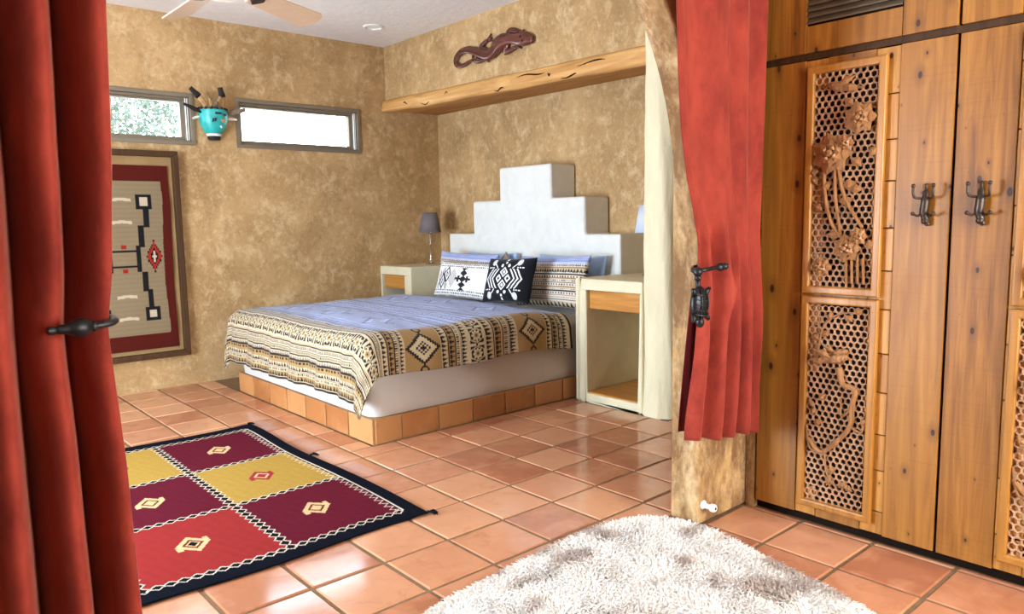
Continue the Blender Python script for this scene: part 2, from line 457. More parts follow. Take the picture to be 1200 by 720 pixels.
mb = MB()
for (a, b, lo, hi) in wall_with_holes(XL-.18, XN+.18, -.1, ZC, [(w[1], w[2], *WZ) for w in WIN]): mb.box(a, b, YB, YB+.18, lo, hi)
tag(mb.build('wall_back', 'plaster'), kind='structure')
tag(MB().box(XN, XN+.18, YA1, YB, -.1, ZC).build('wall_right', 'plaster'), kind='structure')
PD = (3.2, 5.0, 0, 2.15)
mb = MB()
for (a, b, lo, hi) in wall_with_holes(YR-.18, YB, -.1, ZC, [PD]): mb.box(XL-.18, XL, a, b, lo, hi)
tag(mb.build('wall_left', 'plaster'), kind='structure')
RWN = (1.2, 3.4, .8, 2.3)
mb = MB()
for (a, b, lo, hi) in wall_with_holes(XL, XR2, -.1, ZC, [RWN]): mb.box(a, b, YR-.18, YR, lo, hi)
tag(mb.build('wall_rear', 'plaster'), kind='structure')
tag(MB().box(XR2, XR2+.18, YR-.18, YA0, -.1, ZC).build('wall_closet', 'plaster'), kind='structure')
tag(MB().box(XL-.18, XN+.18, YR-.18, YB+.18, ZC, ZC+.15).build('ceiling', 'ceiling'), kind='structure')
# header above the bed niche
tag(MB().box(XS, XN, 3.22, YB, 2.60, ZC).build('wall_soffit', 'plaster'), kind='structure')

# arch wall
AL, AR = .38, 2.757
ac, ar, az = (AL+AR)/2, (AR-AL)/2, 1.52
pts = [(XL, 0), (AL, 0)]
pts += [(ac-ar*math.cos(PI*k/48), az+ar*math.sin(PI*k/48)) for k in range(49)]
pts += [(AR, 0), (XN, 0), (XN, ZC), (XL, ZC)]
# two halves, each simple, so the soft corners bevel cleanly
mb = MB().prism([(x, YA0, z) for x, z in pts], (0, YA1-YA0, 0))
ao = mb.build('wall_arch', 'plaster_arch', bevel=.016, seg=3); tag(ao, kind='structure')
ao.modifiers['bevel'].angle_limit = 1.0

# rounded plaster column at the end of the niche
prof = [(4.165+.05*math.cos(a), 3.262+.05*math.sin(a)) for a in np.linspace(PI/2, PI, 7)]
prof += [(4.205+.09*math.cos(a), 3.18+.09*math.sin(a)) for a in np.linspace(PI, 1.5*PI, 7)]
ring = [(XN, 3.312)] + prof + [(XN, 3.09)]
zs = np.linspace(0, ZC, 40); rows = []
for iz, z in enumerate(zs):
    w = []
    for k, (x, y) in enumerate(ring):
        q = .006*math.sin(3.1*z+k) + .004*math.sin(9.7*z+2.3*k) + .012*math.exp(-z*6)
        w.append((x-q if 0 < k < len(ring)-1 else x, y + (q*.6 if k < 7 else -q*.6), z))
    rows.append(w)
P = np.array(rows).transpose(1, 0, 2)
co = grid('plaster_column', P, None, 'cream_rough')
tag(co, 'rounded cream plaster column carrying the beam beside the open nightstand', 'column')

# ------------------------------------------------------------------ windows
def window(name, x0, x1):
    w = empty(name, (x0, YB, WZ[0])); tag(w, kind='structure')
    z0, z1 = WZ
    m = MB()
    def rect(a, b, lo, hi, t, y0, y1, tr=None):
        tr = tr or t
        m.box(a, b, y0, y1, hi-t, hi); m.box(a, b, y0, y1, lo, lo+t)
        m.box(a, a+t, y0, y1, lo+t, hi-t); m.box(b-tr, b, y0, y1, lo+t, hi-t)
    rect(x0-.012, x1+.012, z0-.012, z1+.012, .034, YB-.014, YB+.10)
    m.build('frame', 'alu', w, bevel=.004)
    m = MB(); rect(x0+.022, x1-.022, z0+.022, z1-.022, .022, YB+.02, YB+.10, .026); m.build('frame', 'alu', w, bevel=.003)
    m = MB(); rect(x0+.044, x1-.058, z0+.044, z1-.044, .016, YB+.045, YB+.10, .03); m.build('sash', 'alu', w, bevel=.003)
    m = MB()
    for k in range(3): m.box(x1-.053+k*.016, x1-.047+k*.016, YB+.008, YB+.02, z0+.03, z1-.03)
    m.build('track', 'white_plastic', w)
    MB().box(x0+.05, x1-.06, YB+.07, YB+.075, z0+.05, z1-.05).build('pane', 'glass', w)
for w in WIN: window(*w)
# glass door where daylight enters, left wall; unseen rear window added for fill
d = empty('door_1', (XL, PD[0], 0)); tag(d, kind='structure')
m = MB()
m.box(XL-.10, XL+.01, PD[0], PD[0]+.07, 0, PD[3]); m.box(XL-.10, XL+.01, PD[1]-.07, PD[1], 0, PD[3]); m.box(XL-.10, XL+.01, PD[0]+.07, PD[1]-.07, PD[3]-.07, PD[3]); m.box(XL-.1, XL+.01, 4.06, 4.14, 0, PD[3]-.07)
m.build('frame', 'alu', d, bevel=.004)
for a, b in ((PD[0]+.07, 4.06), (4.14, PD[1]-.07)): MB().box(XL-.06, XL-.055, a, b, .0, PD[3]-.07).build('pane', 'glass', d)
w = empty('added_window', (RWN[0], YR, RWN[2])); tag(w, kind='structure')
m = MB()
for a, b, lo, hi in ((RWN[0], RWN[0]+.06, RWN[2], RWN[3]), (RWN[1]-.06, RWN[1], RWN[2], RWN[3]), (RWN[0]+.06, RWN[1]-.06, RWN[2], RWN[2]+.06), (RWN[0]+.06, RWN[1]-.06, RWN[3]-.06, RWN[3]), (2.27, 2.33, RWN[2]+.06, RWN[3]-.06)):
    m.box(a, b, YR-.1, YR+.01, lo, hi)
m.build('frame', 'alu', w, bevel=.004)
for a, b in ((RWN[0]+.06, 2.27), (2.33, RWN[1]-.06)): MB().box(a, b, YR-.06, YR-.055, RWN[2]+.06, RWN[3]-.06).build('pane', 'glass', w)

# tree outside the first high window
tag(MB().box(-3, 9, YB+.3, 16, -.35, -.3).build('ground', 'ground'), kind='structure')
t = empty('garden_tree', (2.5, 10.4, -.3)); tag(t, 'pale leafy garden tree outside the high window beside the turquoise mask', 'tree')
MB().tube([(2.5, 10.4, -.3), (2.55, 10.4, .8), (2.48, 10.45, 1.9), (2.5, 10.4, 3.0)], [.13, .11, .09, .04], 10).build('trunk', 'bark', t, True)
N = 5200
c = RNG.normal(0, 1, (N, 3)); c /= np.linalg.norm(c, axis=1)[:, None]
c = c*(RNG.uniform(.15, 1, (N, 1))**.5)*np.array([1.0, .9, .95]) + np.array([2.55, 10.4, 2.9])
d1 = RNG.normal(0, 1, (N, 3)); d1 /= np.linalg.norm(d1, axis=1)[:, None]
d2 = np.cross(d1, RNG.normal(0, 1, (N, 3))); d2 /= np.linalg.norm(d2, axis=1)[:, None]
V = np.stack([c-d1*.045, c+d2*.018, c+d1*.045, c-d2*.018], 1).reshape(-1, 3)
tag(rawmesh('foliage', V, np.arange(4*N).reshape(N, 4), None, 'leaf', t, smooth=False), kind='stuff')

# ------------------------------------------------------------------ beam
bm_ = empty('wooden_beam', (XS, 5.0, 2.5)); tag(bm_, 'rough honey wooden beam with dark cracks along the niche header', 'beam')
ys = np.linspace(3.285, YB-.002, 60); ring = []
for k, (dx, dz) in enumerate([(0, 0), (-.03, .004), (-.045, .03), (-.05, .06), (-.045, .10), (-.03, .122), (0, .13), (.35, .13), (XN-XS-.002, .13), (XN-XS-.002, .06), (.30, .04)]):
    row = []
    for y in ys:
        fr = (YB-y)/(YB-3.285)
        base = 2.535 - .075*fr
        wob = .008*math.sin(5*y+k*1.3)+.005*math.sin(13*y+k*2.1)
        if k in (0, 1, 2, 3, 4, 5): row.append((XS+dx+wob*.8, y, base+dz*(1+.08*fr)+wob*.6))
        elif k in (9, 10): row.append((XS+dx, y, 2.565 - .01*fr))
        else: row.append((XS+dx, y, max(2.602, base+dz) if k > 6 else base+dz*(1+.08*fr)+wob*.5))
    ring.append(row)
grid('timber', np.array(ring), None, 'beam', bm_, closed_u=True)
for (y, e, L, h) in [(6.38, .055, .10, .016), (6.05, .018, .16, .010), (4.95, .018, .14, .014), (4.55, .085, .34, .014), (4.12, .022, .26, .018), (3.85, .085, .40, .018), (5.7, .075, .05, .010), (4.33, .06, .03, .016)]:
    pts = []
    for k in range(9):
        q = k/8-.5; yy = y+q*L; zb = 2.535-.075*(YB-yy)/(YB-3.285)
        ee = e+.010*math.sin(q*6+y*7)
        pts.append((XS-np.interp(ee, [0, .004, .03, .06, .10, .122], [0, .03, .045, .05, .045, .03])-.001, yy, zb+ee))
    MB().tube(pts, [.001, h*.3, h*.45, h*.5, h*.5, h*.42, h*.35, h*.25, .001], 6, flat=(Vector((1, 0, 0)), .5)).build('crack', 'dark_void', bm_)

# ------------------------------------------------------------------ bed platform, headboard, mattress
BX0, BX1, BY0, BY1, BZ = 2.34, 4.60, 4.03, 6.22, .165
bp = empty('bed_platform', (3.4, 5.1, 0)); tag(bp, 'low bed platform faced with terracotta tiles', 'bed platform')
MB().box(BX0+.012, BX1, BY0+.012, BY1-.012, -.006, BZ-.004).build('core', 'grout_light', bp)
n = 7; p = (BY1-BY0)/n
for k in range(n):
    MB().box(BX0, BX0+.014, BY0+k*p+.006, BY0+(k+1)*p-.006, 0, BZ-.003+random.uniform(-.002, .002)).build('tile', 'tile_bed', bp, bevel=.005)
xs = [BX0+.016]; w = .2
while xs[-1] < BX1-.05: xs.append(min(xs[-1]+w, BX1)); w = .297
for a, b in zip(xs[:-1], xs[1:]):
    MB().box(a+.006, b-.006, BY0, BY0+.014, 0, BZ-.003+random.uniform(-.002, .002)).build('tile', 'tile_bed', bp, bevel=.005)
    MB().box(a+.004, b-.004, BY1-.014, BY1, 0, BZ-.003).build('tile', 'tile_bed', bp, bevel=.005)
nx = 7
HX = 4.61
hb = [(3.935, 0), (6.235, 0), (6.235, 1.277), (5.83, 1.277), (5.83, 1.592), (5.42, 1.592), (5.42, 1.893), (4.725, 1.893), (4.725, 1.592), (4.325, 1.592), (4.325, 1.277), (3.935, 1.277)]
h = MB().prism([(HX, y, z) for y, z in hb], (XN-HX-.004, 0, 0)).build('headboard', 'cream_white', bevel=.022, seg=3)
tag(h, 'cream plaster headboard stepped up to a high middle block', 'headboard')

def rbox_grid(x0, x1, y0, y1, z0, z1, rad, nu=96, nv=60, disp=None):
    """rounded-box side wall plus top as one grid: ring x profile"""
    prof = [(0, z0)] + [(0, z0+(z1-rad-z0)*k/10) for k in range(1, 11)]
    prof += [(rad*(1-math.cos(a)), z1-rad+rad*math.sin(a)) for a in np.linspace(0, PI/2, 7)[1:]]
    prof += [(rad+q, z1) for q in (.08, .25, .5, .8, min(x1-x0, y1-y0)/2-rad-.001)]
    ring = []
    cx, cy, a, b = (x0+x1)/2, (y0+y1)/2, (x1-x0)/2, (y1-y0)/2
    rc = .08
    def rpos(t, ins):
        A, B = a-ins, b-ins; rr = max(rc-ins, 1e-3) if ins < rc else 1e-3
        segs = [2*(A-rr), 2*(B-rr), 2*(A-rr), 2*(B-rr)]; tot = sum(segs)
        side = int(t*4) % 4; q = t*4-int(t*4)
        e = .12
        def corner(ccx, ccy, a0, q): return (ccx+rr*math.cos(a0+q*PI/2), ccy+rr*math.sin(a0+q*PI/2))
        cs = [(A-rr, -B+rr, -PI/2), (A-rr, B-rr, 0), (-A+rr, B-rr, PI/2), (-A+rr, -B+rr, PI)]
        if q > 1-e: 
            c = cs[side]; return corner(c[0], c[1], c[2], (q-(1-e))/e)
        q /= (1-e)
        if side == 0: return (-A+rr+q*2*(A-rr), -B)
        if side == 1: return (A, -B+rr+q*2*(B-rr))
        if side == 2: return (A-rr-q*2*(A-rr), B)
        return (-A, B-rr-q*2*(B-rr))
    P = np.zeros((nu, len(prof), 3))
    for i in range(nu):
        for j, (ins, z) in enumerate(prof):
            x, y = rpos(i/nu, ins); P[i, j] = (cx+x, cy+y, z)
    return P
P = rbox_grid(BX0+.022, BX1, BY0+.03, BY1-.02, BZ, .645, .07, 160)
q = np.linspace(0, 2*PI*1, 160)[:, None]
wr = (.011*np.sin(P[..., 0]*9+P[..., 2]*14)+.008*np.sin(P[..., 1]*15-P[..., 2]*13)+.004*np.sin(P[..., 0]*51+P[..., 2]*31))*((P[..., 2] < .6) & (P[..., 2] > BZ+.02))
P[..., 1] += np.where(P[..., 1] < 4.3, -wr, 0); P[..., 0] += np.where(P[..., 0] < 2.6, -wr, 0)
o = grid('mattress', P, None, 'sheet', closed_u=True)
tag(o, 'thick mattress in a plain off-white sheet on the tiled platform', 'mattress')

# ------------------------------------------------------------------ pattern toolkit
def tri(x): return np.abs((x % 1)-.5)*2
class Pat:
    def __init__(s, shape, base): s.c = np.empty(shape+(3,)); s.c[:] = base
    def put(s, mask, col, a=1.0):
        mm = (np.asarray(mask, float)*a)[..., None]; s.c = s.c*(1-mm)+np.array(col)*mm
CREAM, INK, TAN, GREY = s2l((188, 172, 140)), s2l((36, 31, 30)), s2l((152, 123, 80)), s2l((116, 104, 96))
def hexband(p, s, t, a, b, per, ink=INK, cream=CREAM, tan=TAN):
    m = (s > a) & (s < b); h = b-a; mid = (a+b)/2
    p.put(m, ink)
    x = ((t/per) % 1-.5)*per; y = s-mid
    hexd = np.maximum(np.abs(y)/(h*.46), (np.abs(x)/(per*.44)+np.abs(y)/(h*.46)*.5)/1.0)
    p.put(m & (hexd < .98) & (hexd > .84), cream)
    rr = np.hypot(x, y); th = np.arctan2(y, x)
    fl = rr < h*.27*(1+.22*np.cos(8*th))
    p.put(m & fl, cream); p.put(m & (rr < h*.15), tan); p.put(m & (rr < h*.06), ink)
    x2 = ((t/per+.5) % 1-.5)*per
    p.put(m & (np.abs(x2) < per*.07) & (np.abs(y) > h*.05), cream)
    p.put(m & ((s-a < h*.05) | (b-s < h*.05)), cream)
def zig(p, s, t, a, b, per, col, base=None, steps=0):
    m = (s > a) & (s < b); q = (s-a)/(b-a)
    if base is not None: p.put(m, base)
    w = tri(t/per)
    if steps: w = np.round(w*steps)/steps
    p.put(m & (q < w), col)
def dots(p, s, t, a, b, per, col, duty=.5, ph=0): p.put((s > a) & (s < b) & (((t/per+ph) % 1) < duty), col)
def line(p, s, a, w, col): p.put(np.abs(s-a) < w*.7, col)
def medallion(p, s, t, s0, tt, t0, per, S, Tt):
    x = ((tt-t0)/per+.5) % 1-.5; x = x*per; y = s-s0
    d = np.round(np.abs(x)/Tt*9)/9+np.round(np.abs(y)/S*9)/9
    m = np.abs(y) < S*1.1
    p.put(m & (d < 1.0), INK); p.put(m & (d < .74), CREAM); p.put(m & (d < .42), INK); p.put(m & (d < .30), CREAM); p.put(m & (d < .16), INK)
    xe = np.abs(x)-Tt*1.22
    p.put(m & (np.hypot(xe, y) < S*.24) & (np.hypot(xe, y) > S*.14), INK)

def blanket_pattern(s, t):
    """s: distance from the foot hem, t: distance from the right hem (metres)"""
    p = Pat(s.shape, CREAM)
    # foot end, hem upward
    line(p, s, .010, .012, INK)
    zig(p, s, t, .022, .060, .030, INK, TAN); dots(p, s, t, .066, .080, .016, INK)
    line(p, s, .090, .006, GREY); zig(p, s, t, .098, .128, .026, INK, CREAM, 3); line(p, s, .135, .008, TAN)
    p.put((s > .142) & (s < .176), TAN); dots(p, s, t, .150, .168, .034, INK, .55)
    line(p, s, .180, .008, INK); zig(p, s, t, .186, .214, .022, GREY, CREAM); line(p, s, .220, .010, INK)
    dots(p, s, t, .232, .244, .012, INK, .5); line(p, s, .254, .007, INK); line(p, s, .268, .004, GREY)
    dots(p, s, t, .274, .286, .02, GREY, .6); line(p, s, .298, .008, INK); line(p, s, .312, .005, TAN)
    hexband(p, s, t, .322, .455, .125)
    line(p, s, .466, .008, INK); dots(p, s, t, .476, .490, .014, INK); line(p, s, .500, .006, GREY)
    def rowset(a, b, flip=1):
        w = b-a; q = lambda k: a+w*k
        zig(p, s, t, q(.02), q(.22), .030, INK, CREAM, 3); line(p, s, q(.27), .007, INK)
        p.put((s > q(.30)) & (s < q(.52)), TAN); zig(p, s, t, q(.32), q(.50), .034, INK, None, 2)
        line(p, s, q(.56), .007, INK); dots(p, s, t, q(.60), q(.70), .016, INK, .5); line(p, s, q(.75), .006, GREY)
        zig(p, s, t, q(.78), q(.98), .026, INK, CREAM)
    rowset(.510, .690)
    for (a, b, c) in ((.690, .970, .83), (1.650, 1.950, 1.80)):
        p.put((s > a) & (s < b), TAN); medallion(p, s, t, c, t, .155, .62, .140, .125)
    rowset(.970, 1.20); hexband(p, s, t, 1.21, 1.34, .125); rowset(1.35, 1.65)
    rowset(1.95, 2.16); line(p, s, 2.2, .02, INK); hexband(p, s, t, 2.24, 2.36, .125)
    # blue daylight on the bed top, painted into the cloth colour
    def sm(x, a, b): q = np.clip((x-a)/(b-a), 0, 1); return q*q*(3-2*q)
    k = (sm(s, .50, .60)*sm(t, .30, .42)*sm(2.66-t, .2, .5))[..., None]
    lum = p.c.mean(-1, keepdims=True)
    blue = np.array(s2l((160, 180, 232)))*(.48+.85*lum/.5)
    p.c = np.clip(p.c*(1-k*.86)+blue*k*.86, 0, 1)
    return p.c

# comforter draped over the mattress
NS, NT_ = 420, 430
LS, LT = 2.215, 2.66
DS, DT = .50, .34         # overhang at the foot and at the right side
s1 = np.linspace(0, LS, NS); t1 = np.linspace(0, LT, NT_)
S, T = np.meshgrid(s1, t1, indexing='ij')
EX, EY, EZ = BX0+.05, BY0+.085, .704      # edges of the bed top
LTOP = BY1-.085-EY
a = np.maximum(DS-S, 0); b = np.maximum(DT-T, 0); c2 = np.maximum(T-(DT+LTOP), 0)
bb = np.maximum(b, c2); sgn = np.where(c2 > 0, 1.0, -1.0)
rr = np.hypot(a, bb); rr = np.where((a > 0) & (bb > 0), np.minimum(rr, .57+.1*(rr-.57)), rr); phi = np.arctan2(bb, a)
RC = .12
arcl = RC*PI/2
k = np.clip(rr/arcl, 0, 1)*PI/2
out = np.where(rr < arcl, RC*np.sin(k), RC+.02*np.clip((rr-arcl)/.3, 0, 1))
dn = np.where(rr < arcl, RC*(1-np.cos(k)), RC+(rr-arcl)*.985)
fold = np.sin(2*phi)
out = out*(1+.30*fold*np.clip(rr/.3, 0, 1))
hang = np.clip((rr-.06)/.25, 0, 1)
out += hang*(.014*np.sin(T*17+1.0)*(a > 0)*(1-fold)+.010*np.sin(S*15+.6)*(bb > 0)*(a <= 0)+.006*np.sin(T*41+S*9)*(a > 0))
X = EX+np.maximum(S-DS, 0)*1.0-out*np.cos(phi)*(rr > 0)
Y = EY+np.clip(T-DT, 0, LTOP)+sgn*out*np.sin(phi)*(rr > 0)
Z = EZ-dn+.015*fnoise(S, T, 3, 8)+.006*fnoise(S, T, 5, 24)*np.clip(1-rr*3, .3, 1)
Z -= .03*np.clip((S-2.0)/.3, 0, 1)
Z = np.where(rr <= 0, Z+.012*np.sin(np.clip((T-DT)/LTOP, 0, 1)*PI), Z)
P = np.stack([X, Y, Z], -1)
# coarser mesh towards the hidden left side is not needed: one regular cloth
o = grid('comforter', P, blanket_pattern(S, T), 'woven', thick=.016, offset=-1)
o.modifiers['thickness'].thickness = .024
tag(o, 'cream and black patterned comforter spread over the bed, blue daylight painted on its top', 'comforter')

# ------------------------------------------------------------------ pillows
def pillow(name, w, h, th, colfn, mat, loc, lean, turn=0, roll=0, n=90, label='', group=None, pinch=.07):
    """standing pillow: face looks to -X; a runs to the right in view (-Y), b up"""
    a1 = np.linspace(-1, 1, n); b1 = np.linspace(-1, 1, max(20, int(n*h/w)))
    A, B = np.meshgrid(a1, b1, indexing='ij')
    ed = (1-np.abs(A)**2.6)*(1-np.abs(B)**2.6)
    D = th/2*np.clip(ed, 0, 1)**.42
    px = A*w/2*(1-pinch*(1-B*B)*np.abs(A)); pz = B*h/2*(1-pinch*(1-A*A)*np.abs(B))
    D = D+.006*fnoise(A*3, B*3, int(abs(loc[1])*100), 5)*np.clip(ed*3, 0, 1)
    C = colfn(A*w/2, B*h/2) if colfn else np.full(A.shape+(3,), .5)
    Rm = np.array((Matrix.Rotation(turn, 3, 'Z') @ Matrix.Rotation(lean, 3, 'Y') @ Matrix.Rotation(roll, 3, 'X')))
    V = []; 
    for sg in (-1, 1): V.append(np.stack([sg*D, -px, pz], -1).reshape(-1, 3))
    V = np.vstack(V) @ Rm.T + np.array(loc)
    nu, nv = A.shape; idx = np.arange(nu*nv).reshape(nu, nv)
    F1 = np.stack([idx[:-1, :-1], idx[:-1, 1:], idx[1:, 1:], idx[1:, :-1]], -1).reshape(-1, 4)
    F = np.vstack([F1[:, ::-1], F1+nu*nv])
    o = rawmesh(name, V, F, np.vstack([C.reshape(-1, 3)]*2), mat)
    bm = bmesh.new(); bm.from_mesh(o.data); bmesh.ops.remove_doubles(bm, verts=bm.verts, dist=2e-4); bm.to_mesh(o.data); bm.free()
    tag(o, label, 'pillow', group); return o

def sham(x, y):
    s = y+.24; t = x+1
    p = Pat(x.shape, s2l((214, 202, 186)))
    zig(p, s, t, .02, .07, .045, INK, CREAM); line(p, s, .085, .008, INK); dots(p, s, t, .098, .110, .014, INK)
    for i, z in enumerate(np.arange(.125, .30, .034)):
        line(p, s, z, .007, INK if i % 2 else TAN); dots(p, s, t, z+.010, z+.022, .018 if i % 2 else .03, INK, .45)
    zig(p, s, t, .315, .345, .03, INK, CREAM); line(p, s, .355, .010, TAN); zig(p, s, t, .365, .385, .02, INK)
    k = np.clip((s-.36)/.05, 0, 1)[..., None]*.8
    blue = np.array(s2l((132, 150, 198)))*(.5+1.1*p.c.mean(-1, keepdims=True))  # blue daylight along the upper part, mixed into the sham's colour
    line(p, s, .41, .008, INK); dots(p, s, t, .425, .44, .02, INK)
    p.c = p.c*(1-k)+blue*k
    return p.c
def lumbar(x, y):
    p = Pat(x.shape, s2l((232, 230, 224)))
    h = .18
    # rows of small checks along the top and bottom edge
    for z in (-.165, -.14, -.115, .120, .145, .168):
        dots(p, y+1, x+1, 1+z-.009, 1+z+.009, .024, INK, .55, .5*(int(abs(z)*1000) % 2))
    # black ogee diamonds on the left, stepped fir-tree medallion right of the middle
    for cx, cy, R in ((-.345, .02, .034), (-.285, .055, .030), (-.285, -.03, .052), (-.22, .035, .055), (-.22, -.065, .028), (-.345, -.065, .028)):
        d = np.abs(x-cx)/R+np.abs(y-cy)/(R*1.6)
        p.put((d < 1), INK); p.put(d < .66, (.8, .79, .76)); p.put(d < .38, INK); p.put(d < .16, (.8, .79, .76))
    d = np.abs(x+.13)/.080+np.abs(y-.005)/.10
    p.put((d < 1) & ((d*7 % 1) < .5), GREY)
    d = np.round(np.abs(x-.02)/.012)*.012/.10+np.round(np.abs(y)/.012)*.012/.11
    st = (np.abs(x-.02) < .045*tri(y/.055)+.008) & (np.abs(y) < .105)
    p.put(st, INK); p.put((np.abs(y) < .012) & (np.abs(x-.02) < .11), INK)
    p.put((np.abs(np.abs(x-.02)-.06) < .014) & (np.abs(y) < .03), INK)
    return p.c
def blackp(x, y):
    wht = s2l((232, 230, 226)); p = Pat(x.shape, (.008, .008, .010))
    def dia(cx, cy, R, r0, asp=1.0):
        d = np.abs(x-cx)/R+np.abs(y-cy)/(R*asp); p.put((d < 1) & (d > r0), wht)
    dia(0, .055, .048, .62); dia(0, .055, .016, 0); dia(0, -.055, .048, .62); dia(0, -.055, .016, 0)
    dia(-.055, 0, .036, .45); dia(.055, 0, .036, .45)
    for sx in (-1, 1):
        for off in (.115, .155, .195):
            e = np.abs(np.abs(x*sx-off)+np.abs(y)*.75-.0)
            p.put((np.abs((x*sx)+np.abs(y)*.8-off-.02) < .008) & (np.abs(y) < .085) & (x*sx > .06), wht)
        for sy in (-1, 1):
            p.put((np.hypot(x-sx*.155, (y-sy*.145)*.9) < .028), (.55, .55, .55))
            p.put((np.abs((x*sx)-(y*sy)) < .007) & (x*sx > .09) & (x*sx < .16) & (y*sy > 0), wht)
            p.put((np.hypot(x-sx*.04, y-sy*.115) < .015), wht)
            for k in range(3): p.put((np.abs(x*sx-.15-k*.028) < .009) & (np.abs(y*sy-.095) < .006), wht)
    for sy in (-1, 1):
        for k in range(3): p.put((np.abs(x) < .010) & (np.abs(y*sy-.145-k*.03) < .010), wht)
    return p.c
pillow('bed_pillow', .74, .40, .11, None, 'blue_pillow', (4.520, 5.46, .905), .10, label='pale blue bed pillow behind the patterned sham near the corner lamp')
pillow('bed_pillow', .80, .40, .11, None, 'blue_pillow', (4.520, 4.40, .905), .10, label='pale blue bed pillow behind the patterned sham near the open nightstand')
pillow('sham_pillow', .82, .44, .17, sham, 'woven', (4.300, 5.57, .890), .22, .05, .03, n=130, label='cream patterned sham, blue daylight painted on its upper part, behind the white lumbar pillow', group='patterned shams')
pillow('sham_pillow', .82, .44, .17, sham, 'woven', (4.300, 4.405, .890), .22, -.02, -.03, n=130, label='cream patterned sham, blue daylight painted on its upper part, behind the black pillow', group='patterned shams')
pillow('taupe_cushion', .34, .34, .05, None, 'taupe', (4.425, 5.16, .885), .14, 0, PI/4, label='small taupe cushion with one corner showing above the black pillow')
pillow('lumbar_pillow', .84, .34, .14, lumbar, 'woven', (4.10, 5.30, .868), .32, .04, .01, n=170, label='white lumbar pillow with black diamond motifs leaning on a sham')
pillow('throw_pillow', .56, .385, .15, blackp, 'woven', (4.00, 4.60, .910), .32, .02, -.04, n=170, label='black throw pillow with a white snowflake motif')

# ------------------------------------------------------------------ nightstands
NX = 4.125
def nightstand(y0, y1, oy0, oy1, label, full_bottom):
    t = empty('nightstand', ((NX+XN)/2, (y0+y1)/2, 0)); tag(t, label, 'nightstand')
    z1 = .953; oz0, oz1 = .07, .868
    m = MB()
    ycut = min(y1, 3.930) if y1 < 5 else y1
    m.box(NX, XN, oy1, ycut, 0, oz1) if y1-oy1 > .01 else None
    if ycut < y1: m.box(NX, 4.605, ycut, y1, 0, z1)
    m.box(NX, XN, y0, oy0, 0, oz1) if oy0-y0 > .01 else None
    m.box(NX, XN, y0, ycut, oz1, z1)
    m.box(NX, XN, oy0, oy1, 0, oz0)
    m.box(XN-.06, XN, oy0, oy1, oz0, oz1)
    m.build('body', 'cream', t, bevel=.012, seg=3)
    MB().box(NX+.035, XN-.1, oy0+.006, oy1-.006, .722, .862).build('drawer', 'oak_y', t, bevel=.004)
    MB().box(NX+.004, XN-.07, oy0+.003, oy1-.003, oz0, oz0+.012).build('shelf_board', 'oak_y', t, bevel=.003)
    return t
nightstand(3.318, 3.972, 3.345, 3.860, 'open cream plaster nightstand with oak drawer joined to the rounded column', True)
nightstand(6.24, YB-.004, 6.362, 6.79, 'cream plaster nightstand with oak drawer in the room corner, partly behind the bed', True)

def lamp(x, y, mat, label):
    t = empty('table_lamp', (x, y, .953)); tag(t, label, 'lamp')
    z = .9545
    MB().lathe([(.0, 0), (.058, 0), (.06, .006), (.052, .014), (.018, .02), (.014, .03), (.02, .045), (.02, .06), (.011, .075)], (x, y, z), seg=24).build('base', 'chrome', t, autos=True)
    MB().lathe([(.0095, .07), (.0095, .20), (.013, .205), (.013, .215), (.0095, .22), (.0095, .36)], (x, y, z), seg=16).build('stem', 'chrome', t, autos=True)
    sh = MB().lathe([(.117, .335), (.080, .545), (.077, .545), (.114, .335)], (x, y, z), seg=36)
    sh.f = [q for q in sh.f if len(q) == 4]
    b = 0; n = 36
    for k in range(n): sh.f.append((3*n+k, 3*n+(k+1) % n, (k+1) % n, k))
    s = sh.build('shade', mat, t, True)
    MB().tube([(x-.078, y, z+.53), (x+.078, y, z+.53)], .003, 6).tube([(x, y-.078, z+.53), (x, y+.078, z+.53)], .003, 6).build('spider', 'chrome', s)
    MB().ball((x, y, z+.43), .03, 12, (1, 1, 1.4)).build('bulb', 'white_plastic', t, True)
lamp(4.56, 6.50, 'shade', 'small grey shaded table lamp with chrome stem in the room corner')
lamp(4.60, 3.625, 'shade_light', 'table lamp with pale shade mostly hidden behind the rounded column')

# ------------------------------------------------------------------ wall hangings
# framed rug on the window wall
FC = 1.665; FX0, FX1, FZ0, FZ1 = FC-.475, 2.14, .272, 2.04
t = empty('framed_rug', (FC, YB, FZ0)); tag(t, 'dark wooden frame holding a small grey and maroon woven rug', 'wall hanging')
yb = YB-.002
def bar(pts): MB().prism(pts, (0, -.055, 0)).build('frame', 'dark_wood', t, bevel=.006)
fw = .05
bar([(FX0, yb, FZ1), (FX1, yb, FZ1), (FX1-fw, yb, FZ1-fw), (FX0+fw, yb, FZ1-fw)])
bar([(FX0, yb, FZ0), (FX0+fw, yb, FZ0+fw), (FX1-fw, yb, FZ0+fw), (FX1, yb, FZ0)])
bar([(FX0, yb, FZ0), (FX0, yb, FZ1), (FX0+fw, yb, FZ1-fw), (FX0+fw, yb, FZ0+fw)])
bar([(FX1, yb, FZ0), (FX1-fw, yb, FZ0+fw), (FX1-fw, yb, FZ1-fw), (FX1, yb, FZ1)])
MB().box(FX0+fw, FX1-fw, yb-.012, yb, FZ0+fw, FZ1-fw).build('backing_board', 'mat_board', t)
RW, RZ0, RZ1 = .385, FZ0+.085, 1.915
uu = np.linspace(-1, 1, 150); vv = np.linspace(0, 1, 280)
U, V = np.meshgrid(uu, vv, indexing='ij')
p = Pat(U.shape, s2l((76, 26, 20)))
GF = s2l((126, 110, 84)); BK = (.012, .011, .011)
p.put((np.abs(U) < .82+.02*np.sin(V*9)) & (V > .085) & (V < .915), GF)
